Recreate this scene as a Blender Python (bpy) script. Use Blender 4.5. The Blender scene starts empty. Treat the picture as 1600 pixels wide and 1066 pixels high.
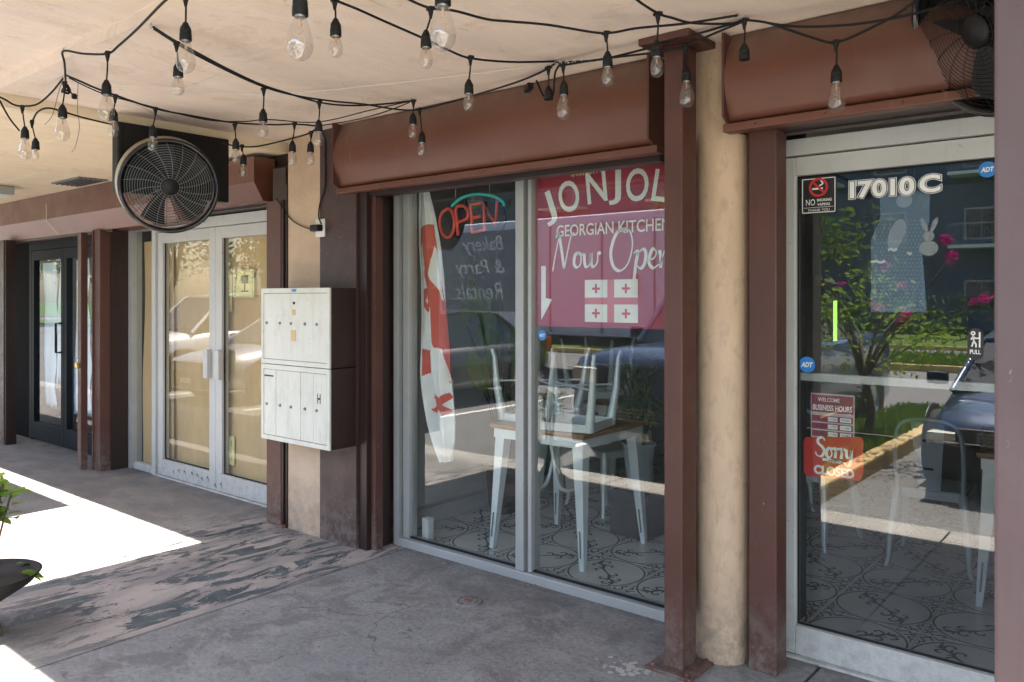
import bpy, bmesh, math, random
from mathutils import Vector, Matrix, Euler
random.seed(7)
SC = bpy.context.scene
COL = SC.collection
R = math.radians

# ------------------------------------------------------------------ camera, world, sun
H = 1.54
YAW = R(39.6)
FP = 1255.0                      # focal length in pixels of the 1600 px wide photograph
HZ = 466.0                       # its horizon row
FX, FY = -math.sin(YAW), math.cos(YAW)
RX, RY = math.cos(YAW), math.sin(YAW)
cam = bpy.data.cameras.new('camera'); camo = bpy.data.objects.new('camera', cam); COL.objects.link(camo)
camo.location = (0, 0, H); camo.rotation_euler = (R(90), 0, YAW)
cam.sensor_width = 36; cam.lens = FP / 1600 * 36; cam.shift_y = -(533 - HZ) / 1600
cam.clip_start = 0.05; cam.clip_end = 500
cam.dof.use_dof = True; cam.dof.focus_distance = 4.2; cam.dof.aperture_fstop = 7.0
SC.camera = camo

SUN_EL, SUN_AZ = R(64.7), R(180.0)     # the sun stands over the street, square to the shop fronts
W = bpy.data.worlds.new('World'); SC.world = W; W.use_nodes = True
nt = W.node_tree; bg = nt.nodes['Background']
sky = nt.nodes.new('ShaderNodeTexSky'); sky.sky_type = 'NISHITA'; sky.sun_disc = False
sky.sun_elevation = SUN_EL; sky.sun_rotation = SUN_AZ; sky.air_density = 1.2; sky.dust_density = 1.5
nt.links.new(sky.outputs[0], bg.inputs[0]); bg.inputs[1].default_value = 0.10
sl = bpy.data.lights.new('sun', 'SUN'); sl.energy = 5.0; sl.angle = R(0.53); sl.color = (1.0, 0.94, 0.85)
so = bpy.data.objects.new('sun', sl); COL.objects.link(so)
so.rotation_euler = (R(90) - SUN_EL, 0, 0)    # light travels towards +Y and down
so.location = (0, -10, 20)
vs = SC.view_settings
vs.view_transform = 'Standard'; vs.look = 'None'; vs.gamma = 1; vs.use_curve_mapping = False
vs.exposure = 2.98

# ------------------------------------------------------------------ pixel -> place helpers
def ray(px, py):
    u = px - 800; v = HZ - py
    return Vector((FP * FX + u * RX, FP * FY + u * RY, v))
def on_y(px, py, Y):
    d = ray(px, py); return Vector((0, 0, H)) + d * (Y / d.y)
def on_x(px, py, X):
    d = ray(px, py); return Vector((0, 0, H)) + d * (X / d.x)
def on_z(px, py, Z):
    d = ray(px, py); return Vector((0, 0, H)) + d * ((Z - H) / d.z)

def on_c(px, py, Z):
    """point on a hanging cable, kept in front of the shutter boxes"""
    p = on_z(px, py, Z)
    lim = 2.93 if p.x > -1.42 else (3.02 if -4.0 < p.x < -1.76 else 9)
    return on_y(px, py, lim) if p.y > lim else p

# ------------------------------------------------------------------ materials
MT = {}
def newmat(name):
    m = bpy.data.materials.new(name); m.use_nodes = True
    n = m.node_tree; b = n.nodes['Principled BSDF']
    return m, n, b
def ramp(n, src, stops):
    r = n.nodes.new('ShaderNodeValToRGB'); e = r.color_ramp.elements
    while len(e) < len(stops): e.new(0.5)
    for i, (p, c) in enumerate(stops):
        e[i].position = p; e[i].color = (c[0], c[1], c[2], 1) if hasattr(c, '__len__') else (c, c, c, 1)
    n.links.new(src, r.inputs[0]); return r.outputs[0]
def noise(n, vec, scale, detail=5, rough=.6, dist=0):
    t = n.nodes.new('ShaderNodeTexNoise'); t.inputs['Scale'].default_value = scale
    t.inputs['Detail'].default_value = detail; t.inputs['Roughness'].default_value = rough
    t.inputs['Distortion'].default_value = dist
    if vec: n.links.new(vec, t.inputs['Vector'])
    return t.outputs[0]
def mixc(n, fac, a, b, mode='MIX'):
    x = n.nodes.new('ShaderNodeMix'); x.data_type = 'RGBA'; x.blend_type = mode
    for sock, v in ((x.inputs[0], fac), (x.inputs[6], a), (x.inputs[7], b)):
        if isinstance(v, (int, float)): sock.default_value = v
        elif hasattr(v, 'is_linked'): n.links.new(v, sock)
        else: sock.default_value = (v[0], v[1], v[2], 1)
    return x.outputs[2]
def math_(n, op, a, b=None):
    x = n.nodes.new('ShaderNodeMath'); x.operation = op
    for s, v in ((x.inputs[0], a), (x.inputs[1], b)):
        if v is None: continue
        if isinstance(v, (int, float)): s.default_value = v
        else: n.links.new(v, s)
    return x.outputs[0]
def gpos(n, scale=(1, 1, 1), obj=False):
    if obj:
        g = n.nodes.new('ShaderNodeTexCoord').outputs['Object']
    else:
        g = n.nodes.new('ShaderNodeNewGeometry').outputs['Position']
    mp = n.nodes.new('ShaderNodeMapping'); mp.inputs['Scale'].default_value = scale
    n.links.new(g, mp.inputs[0]); return mp.outputs[0]
def bump(n, b, h, strength, dist=0.01):
    bn = n.nodes.new('ShaderNodeBump'); bn.inputs['Strength'].default_value = strength; bn.inputs['Distance'].default_value = dist
    n.links.new(h, bn.inputs['Height']); n.links.new(bn.outputs[0], b.inputs['Normal'])
def paint(name, col, rough=.5, var=.18, scale=2.5, spk=None, spk_t=.68, spk_scale=60, bmp=.15, bscale=40, metal=0, stretch=(1, 1, 1), dirt=None, dirt_t=(.5, .72), dirt_amt=.6, spec=.5):
    """weathered paint: broad tone drift, specks of dirt or chips, fine relief"""
    m, n, b = newmat(name); v = gpos(n, stretch)
    a = noise(n, v, scale, 6, .65)
    lo = [c * (1 - var) for c in col]; hi = [min(1, c * (1 + var)) for c in col]
    c = ramp(n, a, [(.3, lo), (.7, hi)])
    if dirt:
        d = ramp(n, noise(n, v, scale * 2.7, 8, .7, .4), [(dirt_t[0], 0), (dirt_t[1], dirt_amt)])
        c = mixc(n, d, c, dirt)
    if spk:
        s = ramp(n, noise(n, gpos(n), spk_scale, 3, .7), [(spk_t, 0), (spk_t + .03, 1)])
        c = mixc(n, s, c, spk)
    n.links.new(c, b.inputs['Base Color'])
    b.inputs['Roughness'].default_value = rough; b.inputs['Metallic'].default_value = metal
    b.inputs['Specular IOR Level'].default_value = spec
    if bmp: bump(n, b, noise(n, gpos(n), bscale, 6, .65), bmp, .004)
    MT[name] = m; return m
def plain(name, col, rough=.5, metal=0, emit=0, spec=.5):
    m, n, b = newmat(name)
    a = noise(n, gpos(n, obj=True), 6, 4)
    c = ramp(n, a, [(.3, [x * .88 for x in col]), (.7, [min(1, x * 1.1) for x in col])])
    n.links.new(c, b.inputs['Base Color'])
    b.inputs['Roughness'].default_value = rough; b.inputs['Metallic'].default_value = metal
    b.inputs['Specular IOR Level'].default_value = spec
    if emit:
        b.inputs['Emission Color'].default_value = (*col, 1); b.inputs['Emission Strength'].default_value = emit
    MT[name] = m; return m

# ------------------------------------------------------------------ mesh helpers
class MB:
    def __init__(s): s.v = []; s.f = []; s.m = []; s.sm = []
    def add(s, vs_, fs, mi=0, smooth=False):
        o = len(s.v); s.v += [Vector(p) for p in vs_]
        for f in fs: s.f.append([i + o for i in f]); s.m.append(mi); s.sm.append(smooth)
        return s
    def box(s, x0, x1, y0, y1, z0, z1, mi=0, bev=0):
        if x0 > x1: x0, x1 = x1, x0
        if y0 > y1: y0, y1 = y1, y0
        if z0 > z1: z0, z1 = z1, z0
        if bev <= 0:
            P = [(x, y, z) for x in (x0, x1) for y in (y0, y1) for z in (z0, z1)]
            return s.add(P, [(0, 1, 3, 2), (4, 6, 7, 5), (0, 4, 5, 1), (2, 3, 7, 6), (0, 2, 6, 4), (1, 5, 7, 3)], mi)
        bm = bmesh.new()
        bmesh.ops.create_cube(bm, size=1)
        for w in bm.verts:
            w.co = Vector(((x0 + x1) / 2 + w.co.x * (x1 - x0), (y0 + y1) / 2 + w.co.y * (y1 - y0), (z0 + z1) / 2 + w.co.z * (z1 - z0)))
        bmesh.ops.bevel(bm, geom=bm.edges[:], offset=min(bev, .45 * min(x1 - x0, y1 - y0, z1 - z0)), segments=2, affect='EDGES', profile=.6)
        bm.verts.index_update()
        s.add([w.co.copy() for w in bm.verts], [[w.index for w in f.verts] for f in bm.faces], mi)
        bm.free(); return s
    def obox(s, c, ax, ay, az, sx, sy, sz, mi=0):
        c = Vector(c); P = [c + ax * (i * sx / 2) + ay * (j * sy / 2) + az * (k * sz / 2) for i in (-1, 1) for j in (-1, 1) for k in (-1, 1)]
        return s.add(P, [(0, 1, 3, 2), (4, 6, 7, 5), (0, 4, 5, 1), (2, 3, 7, 6), (0, 2, 6, 4), (1, 5, 7, 3)], mi)
    def tube(s, pts, r, n=8, mi=0, cap=True, closed=False):
        pts = [Vector(p) for p in pts]; k = len(pts); rr = r if hasattr(r, '__len__') else [r] * k
        V = []; prev = None
        for i, p in enumerate(pts):
            if closed: t = (pts[(i + 1) % k] - pts[i - 1]).normalized()
            else: t = (pts[min(i + 1, k - 1)] - pts[max(i - 1, 0)])
            if t.length < 1e-9: t = Vector((0, 0, 1))
            t.normalize()
            if prev is None:
                a = t.cross(Vector((0, 0, 1)))
                if a.length < .05: a = t.cross(Vector((1, 0, 0)))
            else:
                a = prev - t * prev.dot(t)
                if a.length < 1e-4: a = t.cross(Vector((1, 0, .3)))
            a.normalize(); prev = a; b = t.cross(a)
            for j in range(n):
                th = 2 * math.pi * j / n; V.append(p + (a * math.cos(th) + b * math.sin(th)) * rr[i])
        F = []
        for i in range(k if closed else k - 1):
            for j in range(n):
                i2 = (i + 1) % k
                F.append((i * n + j, i * n + (j + 1) % n, i2 * n + (j + 1) % n, i2 * n + j))
        s.add(V, F, mi, True)
        if cap and not closed:
            s.add(V[:n], [list(range(n))[::-1]], mi); s.add(V[-n:], [list(range(n))], mi)
        return s
    def lathe(s, prof, n=20, mi=0, c=(0, 0, 0), axis='z', smooth=True):
        c = Vector(c); V = []
        for (r, z) in prof:
            for j in range(n):
                th = 2 * math.pi * j / n; a, b = r * math.cos(th), r * math.sin(th)
                V.append(c + (Vector((a, b, z)) if axis == 'z' else Vector((z, a, b)) if axis == 'x' else Vector((a, z, b))))
        F = [(i * n + j, i * n + (j + 1) % n, (i + 1) * n + (j + 1) % n, (i + 1) * n + j) for i in range(len(prof) - 1) for j in range(n)]
        return s.add(V, F, mi, smooth)
    def prism(s, poly, y0, y1, mi=0, plane='xz'):
        """polygon in plane extruded along the third axis"""
        n = len(poly)
        def P(a, b, c): return (a, c, b) if plane == 'xz' else ((c, a, b) if plane == 'yz' else (a, b, c))
        V = [P(a, b, y0) for a, b in poly] + [P(a, b, y1) for a, b in poly]
        F = [list(range(n)), list(range(n, 2 * n))[::-1]] + [(i, i + n, (i + 1) % n + n, (i + 1) % n) for i in range(n)]
        return s.add(V, F, mi)
    def ribbon(s, pts, w, y=0, d=.0006, mi=0, plane='xz'):
        """flat stroke of varying width, thickness d"""
        k = len(pts); ww = w if hasattr(w, '__len__') else [w] * k
        L = []; Rr = []
        for i in range(k):
            a = pts[max(0, i - 1)]; b = pts[min(k - 1, i + 1)]
            tx, tz = b[0] - a[0], b[1] - a[1]; l = math.hypot(tx, tz) or 1
            nx, nz = -tz / l, tx / l
            L.append((pts[i][0] + nx * ww[i] / 2, pts[i][1] + nz * ww[i] / 2)); Rr.append((pts[i][0] - nx * ww[i] / 2, pts[i][1] - nz * ww[i] / 2))
        def P(a, c): return (a[0], c, a[1]) if plane == 'xz' else (a[0], a[1], c)
        V = [P(a, y) for a in L] + [P(a, y) for a in Rr]
        F = [(i, i + 1, k + i + 1, k + i) for i in range(k - 1)]
        return s.add(V, F, mi)
    def mesh(s, name, mats, off=(0, 0, 0)):
        me = bpy.data.meshes.new(name); off = Vector(off)
        me.from_pydata([tuple(v - off) for v in s.v], [], s.f)
        for m in (mats if isinstance(mats, (list, tuple)) else [mats]): me.materials.append(m)
        me.polygons.foreach_set('material_index', s.m)
        me.polygons.foreach_set('use_smooth', s.sm)
        me.update()
        bm = bmesh.new(); bm.from_mesh(me); bmesh.ops.recalc_face_normals(bm, faces=bm.faces); bm.to_mesh(me); bm.free()
        return me
    def build(s, name, mats, parent=None, world=True):
        off = parent.location if (parent is not None and world) else (0, 0, 0)
        if parent is not None and world and parent.parent is not None:
            off = Vector(parent.location) + Vector(parent.parent.location)
        if parent is None or not world:
            me = s.mesh(name, mats); o = bpy.data.objects.new(name, me)
            if parent is None:        # origin at the base centre of the thing
                xs = [v.co for v in me.vertices]
                c = Vector(((min(v.x for v in xs) + max(v.x for v in xs)) / 2, (min(v.y for v in xs) + max(v.y for v in xs)) / 2, min(v.z for v in xs)))
                me.transform(Matrix.Translation(-c)); o.location = c
        else:
            me = s.mesh(name, mats, off); o = bpy.data.objects.new(name, me)
        COL.objects.link(o)
        if parent is not None: o.parent = parent
        return o
def tag(o, label=None, cat=None, group=None, kind=None):
    if label: o['label'] = label
    if cat: o['category'] = cat
    if group: o['group'] = group
    if kind: o['kind'] = kind
    return o
def thing(name, label, cat, loc=(0, 0, 0), rot=(0, 0, 0), group=None):
    o = bpy.data.objects.new(name, None); o.empty_display_size = .1; COL.objects.link(o)
    o.location = loc; o.rotation_euler = rot
    return tag(o, label, cat, group)
KIDS = {}
def copy_tree(o, parent=None):
    c = o.copy(); COL.objects.link(c)
    if parent is not None: c.parent = parent
    for ch in list(o.children): copy_tree(ch, c)
    return c
def smooth_pts(pts, k=6, closed=False):
    out = []; n = len(pts)
    P = [tuple(p) for p in pts]
    rng = range(n if closed else n - 1)
    for i in rng:
        p1 = P[i]; p2 = P[(i + 1) % n]
        p0 = P[i - 1] if (i > 0 or closed) else p1
        p3 = P[(i + 2) % n] if (i + 2 < n or closed) else p2
        for j in range(k):
            t = j / k
            out.append(tuple(.5 * (2 * b + (c - a) * t + (2 * a - 5 * b + 4 * c - d) * t * t + (3 * b - a - 3 * c + d) * t ** 3) for a, b, c, d in zip(p0, p1, p2, p3)))
    if not closed: out.append(P[-1])
    return out
def text_verts(txt, size, offset=0, shear=0, wide=1.0, space=1.0):
    """letter outlines as flat faces, centred, in local x (right) / y (up)"""
    cu = bpy.data.curves.new('lettering', 'FONT'); cu.body = txt; cu.size = size; cu.offset = offset; cu.shear = shear
    cu.align_x = 'CENTER'; cu.align_y = 'CENTER'; cu.space_character = space; cu.resolution_u = 4
    ob = bpy.data.objects.new('lettering', cu); COL.objects.link(ob)
    dg = bpy.context.evaluated_depsgraph_get(); dg.update()
    me = bpy.data.meshes.new_from_object(ob.evaluated_get(dg))
    V = [(v.co.x * wide, v.co.y) for v in me.vertices]; F = [list(p.vertices) for p in me.polygons]
    bpy.data.objects.remove(ob); bpy.data.curves.remove(cu); bpy.data.meshes.remove(me)
    return V, F
def put_text(mb, txt, size, x, z, y, mi=0, rot=0, offset=0, shear=0, wide=1.0, space=1.0, mirror=False, height=None, width=None, scale=None):
    """lettering standing in an x/z plane at depth y; fits to width / height if given"""
    V, F = text_verts(txt, size, offset, shear, wide, space)
    if not V: return
    xs = [a for a, b in V]; zs = [b for a, b in V]
    cx, cz = (min(xs) + max(xs)) / 2, (min(zs) + max(zs)) / 2
    kx = width / (max(xs) - min(xs)) if width else 1; kz = height / (max(zs) - min(zs)) if height else 1
    if scale: kx = kz = scale
    if width and not height: kz = kx
    if height and not width: kx = kz
    c, s_ = math.cos(rot), math.sin(rot); out = []
    for a, b in V:
        a = (a - cx) * kx * (-1 if mirror else 1); b = (b - cz) * kz
        out.append((x + a * c - b * s_, y, z + a * s_ + b * c))
    mb.add(out, F, mi)

# ------------------------------------------------------------------ material library
BROWN = (.080, .029, .021)
def concrete():
    m, n, b = newmat('walk_concrete')
    g = n.nodes.new('ShaderNodeNewGeometry').outputs['Position']
    sp = n.nodes.new('ShaderNodeSeparateXYZ'); n.links.new(g, sp.inputs[0]); X, Y = sp.outputs[0], sp.outputs[1]
    base = ramp(n, noise(n, gpos(n), 1.3, 8, .62), [(.32, (.185, .170, .157)), (.45, (.245, .226, .208)), (.56, (.29, .270, .25)), (.68, (.35, .33, .305))])
    fine = ramp(n, noise(n, gpos(n), 45, 5, .75), [(.35, .66), (.62, 1.14)])
    c = mixc(n, 1, base, fine, 'MULTIPLY')
    # faded blue-grey paint wash towards the street on the near slabs
    wash = ramp(n, noise(n, gpos(n), .9, 5, .6), [(.42, 0), (.62, .55)])
    c = mixc(n, wash, c, (.215, .215, .218))
    blot = ramp(n, noise(n, gpos(n), 2.6, 10, .72, .8), [(.50, 0), (.60, .6)])
    c = mixc(n, blot, c, (.115, .104, .10))
    pale = ramp(n, noise(n, gpos(n, (1, 1.6, 1)), 3.3, 10, .72, 1.2), [(.54, 0), (.62, .5)])
    c = mixc(n, pale, c, (.34, .315, .30))
    gum = n.nodes.new('ShaderNodeTexVoronoi'); gum.inputs['Scale'].default_value = 2.3; n.links.new(gpos(n), gum.inputs['Vector'])
    c = mixc(n, ramp(n, gum.outputs['Distance'], [(.035, .7), (.05, 0)]), c, (.10, .095, .09))
    # pits
    pits = ramp(n, noise(n, gpos(n, (1, 1, 1)), 30, 5, .85), [(.36, 1), (.42, 0)])
    c = mixc(n, math_(n, 'MULTIPLY', pits, .7), c, (.07, .065, .065))
    ck = n.nodes.new('ShaderNodeTexVoronoi'); ck.feature = 'DISTANCE_TO_EDGE'; ck.inputs['Scale'].default_value = 1.1
    wn = n.nodes.new('ShaderNodeTexNoise'); wn.inputs['Scale'].default_value = 4; wn.inputs['Detail'].default_value = 6; n.links.new(gpos(n), wn.inputs['Vector'])
    ws_ = n.nodes.new('ShaderNodeVectorMath'); ws_.operation = 'SCALE'; ws_.inputs['Scale'].default_value = .35; n.links.new(wn.outputs[1], ws_.inputs[0])
    wa = n.nodes.new('ShaderNodeVectorMath'); wa.operation = 'ADD'; n.links.new(gpos(n), wa.inputs[0]); n.links.new(ws_.outputs[0], wa.inputs[1]); n.links.new(wa.outputs[0], ck.inputs['Vector'])
    crk = math_(n, 'MULTIPLY', ramp(n, ck.outputs['Distance'], [(0, 1), (.007, 0)]), ramp(n, noise(n, gpos(n), 1.4, 3), [(.52, 0), (.58, .8)]))
    c = mixc(n, crk, c, (.06, .055, .052))
    # streaky peeling coat between the two joints, running from the street to the wall
    st = noise(n, gpos(n, (4.2, 1.3, 1)), 2.1, 12, .74, .7)
    mask = ramp(n, st, [(.52, 0), (.535, 1)])
    mx = n.nodes.new('ShaderNodeMapRange'); mx.inputs[1].default_value = -3.62; mx.inputs[2].default_value = -3.70
    n.links.new(X, mx.inputs[0])
    mx2 = n.nodes.new('ShaderNodeMapRange'); mx2.inputs[1].default_value = -5.35; mx2.inputs[2].default_value = -4.9
    n.links.new(X, mx2.inputs[0])
    my = n.nodes.new('ShaderNodeMapRange'); my.inputs[1].default_value = 1.15; my.inputs[2].default_value = 1.75
    n.links.new(Y, my.inputs[0])
    reg = math_(n, 'MULTIPLY', math_(n, 'MULTIPLY', mx.outputs[0], mx2.outputs[0]), my.outputs[0])
    lite = ramp(n, noise(n, gpos(n, (3.0, 1.2, 1)), 1.1, 7, .6, .5), [(.42, (.235, .205, .19)), (.60, (.40, .335, .295))])
    c = mixc(n, reg, c, lite)
    dark = ramp(n, noise(n, gpos(n), 7, 5), [(.4, (.060, .066, .072)), (.6, (.095, .115, .115))])
    dk = math_(n, 'MULTIPLY', mask, reg)
    c = mixc(n, dk, c, dark)
    # small stray flakes elsewhere
    fl = ramp(n, noise(n, gpos(n, (2.4, 1.3, 1)), 4.2, 9, .72, .6), [(.64, 0), (.66, .75)])
    c = mixc(n, fl, c, (.085, .083, .088))
    # worn brownish walk towards the far doors
    far = n.nodes.new('ShaderNodeMapRange'); far.inputs[1].default_value = -4.9; far.inputs[2].default_value = -5.6; n.links.new(X, far.inputs[0])
    c = mixc(n, math_(n, 'MULTIPLY', far.outputs[0], .65), c, ramp(n, noise(n, gpos(n, (1, 2, 1)), 2.2, 8, .7), [(.35, (.125, .112, .105)), (.65, (.235, .20, .175))]))
    # sunlit strip along the kerb, brightened in the concrete colour
    ky = n.nodes.new('ShaderNodeMapRange'); ky.inputs[1].default_value = 1.42; ky.inputs[2].default_value = 1.30; n.links.new(math_(n, 'ADD', Y, math_(n, 'MULTIPLY', noise(n, gpos(n), 6, 4), .12)), ky.inputs[0])
    c = mixc(n, math_(n, 'MULTIPLY', ky.outputs[0], .85), c, ramp(n, noise(n, gpos(n), 3, 9, .7), [(.35, (.30, .28, .25)), (.65, (.46, .43, .39))]))
    # grime band at the foot of the shop fronts
    gy = n.nodes.new('ShaderNodeMapRange'); gy.inputs[1].default_value = 3.05; gy.inputs[2].default_value = 3.42; n.links.new(Y, gy.inputs[0])
    gd = math_(n, 'MULTIPLY', gy.outputs[0], ramp(n, noise(n, gpos(n), 5, 6, .7), [(.4, .15), (.6, .8)]))
    c = mixc(n, gd, c, (.09, .08, .078))
    n.links.new(c, b.inputs['Base Color']); b.inputs['Roughness'].default_value = .85
    h = math_(n, 'ADD', noise(n, gpos(n), 38, 8, .75), math_(n, 'MULTIPLY', dk, -.35))
    h = math_(n, 'ADD', h, math_(n, 'MULTIPLY', fl, -.25))
    bump(n, b, h, .9, .009)
    MT['concrete'] = m
concrete()
def asphalt(name, a, b_):
    m, n, b = newmat(name)
    c = ramp(n, noise(n, gpos(n), .6, 8, .6), [(.3, a), (.7, b_)])
    f = ramp(n, noise(n, gpos(n), 60, 4, .8), [(.35, .65), (.65, 1.3)])
    n.links.new(mixc(n, 1, c, f, 'MULTIPLY'), b.inputs['Base Color']); b.inputs['Roughness'].default_value = .9
    bump(n, b, noise(n, gpos(n), 70, 6, .8), .6, .01); MT[name] = m
asphalt('asphalt', (.125, .12, .115), (.18, .175, .168)); asphalt('road', (.11, .11, .11), (.16, .158, .155))
def box_dust(mat):
    n = mat.node_tree; b = n.nodes['Principled BSDF']; src = b.inputs['Base Color'].links[0].from_socket
    sp = n.nodes.new('ShaderNodeSeparateXYZ'); n.links.new(n.nodes.new('ShaderNodeNewGeometry').outputs['Position'], sp.inputs[0])
    z = n.nodes.new('ShaderNodeMapRange'); z.inputs[1].default_value = 2.44; z.inputs[2].default_value = 2.60; n.links.new(sp.outputs[2], z.inputs[0])
    f = math_(n, 'MULTIPLY', z.outputs[0], ramp(n, noise(n, gpos(n, (1, 1, .6)), 5, 9, .75), [(.35, .25), (.65, 1)]))
    c = mixc(n, math_(n, 'MULTIPLY', f, .75), src, (.20, .14, .11))
    dr = ramp(n, noise(n, gpos(n, (7, 7, .35)), 2.2, 8, .7), [(.60, 0), (.68, .35)])
    c = mixc(n, dr, c, (.20, .10, .07))
    sc = ramp(n, noise(n, gpos(n, (.5, 1, 5)), 6, 8, .8, .4), [(.68, 0), (.70, .5)])
    c = mixc(n, sc, c, (.26, .17, .13))
    n.links.new(c, b.inputs['Base Color'])
    n.links.new(ramp(n, noise(n, gpos(n), 3, 8, .7), [(.3, .30), (.7, .58)]), b.inputs['Roughness'])
box_dust(MT['brown_box']) if 'brown_box' in MT else None
def plaster(name, lo, hi, crack=True):
    m, n, b = newmat(name)
    c = ramp(n, noise(n, gpos(n), .8, 6, .6), [(.3, lo), (.7, hi)])
    st = ramp(n, noise(n, gpos(n, (1.2, .25, 1)), 7, 6, .7), [(.35, .94), (.6, 1.03)])
    c = mixc(n, 1, c, st, 'MULTIPLY')
    s = ramp(n, noise(n, gpos(n, (1, .4, 1)), 14, 4, .7), [(.68, 0), (.71, .45)])
    c = mixc(n, s, c, (.30, .21, .15))
    ws = ramp(n, noise(n, gpos(n), 1.6, 9, .7, 1.0), [(.57, 0), (.60, .22), (.63, .05), (.70, .16)])
    c = mixc(n, ws, c, (.42, .30, .20))
    tr_ = ramp(n, noise(n, gpos(n, (.35, 3.2, 1)), 3.0, 9, .75, .3), [(.60, 0), (.62, .3), (.66, 0)])
    c = mixc(n, tr_, c, (.95, .85, .72))
    if crack:
        v = n.nodes.new('ShaderNodeTexVoronoi'); v.feature = 'DISTANCE_TO_EDGE'; v.inputs['Scale'].default_value = .55
        wv = n.nodes.new('ShaderNodeVectorMath'); wv.operation = 'ADD'
        nn = n.nodes.new('ShaderNodeTexNoise'); nn.inputs['Scale'].default_value = 3
        sc = n.nodes.new('ShaderNodeVectorMath'); sc.operation = 'SCALE'; sc.inputs['Scale'].default_value = .25
        n.links.new(nn.outputs[1], sc.inputs[0]); n.links.new(gpos(n, (1, .5, 1)), wv.inputs[0]); n.links.new(sc.outputs[0], wv.inputs[1]); n.links.new(wv.outputs[0], v.inputs['Vector'])
        k = ramp(n, v.outputs[0], [(0, .55), (.006, 0)])
        kk = math_(n, 'MULTIPLY', k, ramp(n, noise(n, gpos(n), 1.1, 2), [(.5, 0), (.6, 1)]))
        c = mixc(n, kk, c, (.33, .23, .17))
    n.links.new(c, b.inputs['Base Color']); b.inputs['Roughness'].default_value = .75
    h = math_(n, 'ADD', noise(n, gpos(n, (1.3, .5, 1)), 6, 8, .6), math_(n, 'MULTIPLY', noise(n, gpos(n), 60, 4), .3))
    bump(n, b, h, .35, .02); MT[name] = m
plaster('ceiling_paint', (.72, .585, .475), (.82, .685, .57)); plaster('ceiling_paint_left', (.72, .58, .40), (.80, .66, .48), False)
def stucco():
    m, n, b = newmat('cream_stucco')
    c = ramp(n, noise(n, gpos(n), 3, 7, .65), [(.3, (.42, .30, .205)), (.7, (.53, .39, .275))])
    d = ramp(n, noise(n, gpos(n), 55, 3, .8), [(.66, 0), (.72, .6)])
    c = mixc(n, d, c, (.25, .17, .12))
    z = n.nodes.new('ShaderNodeSeparateXYZ'); n.links.new(n.nodes.new('ShaderNodeNewGeometry').outputs['Position'], z.inputs[0])
    lowd = n.nodes.new('ShaderNodeMapRange'); lowd.inputs[1].default_value = .45; lowd.inputs[2].default_value = 0; n.links.new(z.outputs[2], lowd.inputs[0])
    dd = math_(n, 'MULTIPLY', lowd.outputs[0], ramp(n, noise(n, gpos(n), 9, 6, .75), [(.42, .1), (.62, .8)]))
    c = mixc(n, dd, c, (.20, .16, .14))
    n.links.new(c, b.inputs['Base Color']); b.inputs['Roughness'].default_value = .8
    bump(n, b, noise(n, gpos(n), 45, 5, .7), .6, .008); MT['stucco'] = m
stucco()
paint('column_cream', (.50, .355, .24), .5, .08, 9, spk=(.3, .2, .13), spk_t=.70, bmp=.5, bscale=70, stretch=(1, 1, .4), dirt=(.27, .20, .15), dirt_t=(.5, .68), dirt_amt=.5)
paint('brown_paint', BROWN, .42, .14, 3, spk=(.38, .25, .2), spk_t=.735, spk_scale=34, bmp=.1, dirt=(.09, .04, .03), dirt_amt=.35)
paint('brown_box', (.122, .043, .025), .38, .12, 1.6, bmp=.06, stretch=(.6, 1, 1.3), spk=(.2, .11, .08), spk_t=.74, dirt=(.08, .032, .022), dirt_t=(.5, .8), dirt_amt=.5)
paint('brown_bounce_lit', (.19, .09, .07), .5, .12, 2, bmp=.08, dirt=(.14, .06, .045), dirt_amt=.4)  # lit copy of the box brown, sun bounce mixed into the colour
paint('brown_wall', (.052, .027, .025), .7, .16, 4, spk=(.30, .22, .19), spk_t=.70, spk_scale=40, bmp=.5, bscale=55, dirt=(.06, .03, .026), dirt_amt=.4)
paint('brown_dark', (.024, .010, .008), .45, .2, 5, bmp=.12, spk=(.2, .12, .1), spk_t=.73)
paint('post_mauve', (.095, .057, .055), .45, .16, 1.7, bmp=.12, spk=(.5, .4, .38), spk_t=.735, spk_scale=30, dirt=(.11, .055, .055), dirt_amt=.5)
paint('aluminium', (.36, .365, .355), .38, .08, 4, metal=.25, bmp=.05, spk=(.16, .15, .14), spk_t=.735, dirt=(.36, .36, .34), dirt_t=(.52, .8), dirt_amt=.4)
paint('white_frame', (.47, .465, .445), .42, .06, 3, bmp=.05, spk=(.18, .16, .14), spk_t=.72, spk_scale=22, dirt=(.42, .40, .36), dirt_t=(.5, .78), dirt_amt=.45)
paint('bronze_frame', (.010, .012, .016), .6, .15, 4, spec=.12, bmp=.05)
paint('mail_enamel', (.60, .585, .52), .4, .06, 3, bmp=.08, spk=(.2, .15, .1), spk_t=.715, spk_scale=38, dirt=(.42, .38, .30), dirt_t=(.5, .7), dirt_amt=.5, stretch=(1, 1, .5))
paint('mail_side', (.026, .012, .010), .4, .15, 4, bmp=.1)
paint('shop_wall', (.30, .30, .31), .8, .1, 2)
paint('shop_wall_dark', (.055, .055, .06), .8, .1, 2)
paint('white_wall', (.6, .6, .58), .7, .06, 2)
paint('kraft', (.60, .43, .22), .75, .14, 2.2, stretch=(1, 1, .35), bmp=.25, bscale=14)
paint('torn_paper', (.66, .76, .84), .8, .12, 3, stretch=(2, 1, .4), bmp=.4, bscale=9)
plain('black_plastic', (.009, .009, .010), .45, spec=.3); plain('black_rubber', (.011, .011, .011), .6, spec=.25)
plain('black_gloss', (.01, .01, .011), .15); plain('steel', (.45, .46, .47), .35, .9); plain('grey_steel', (.25, .26, .27), .45, .7)
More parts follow.
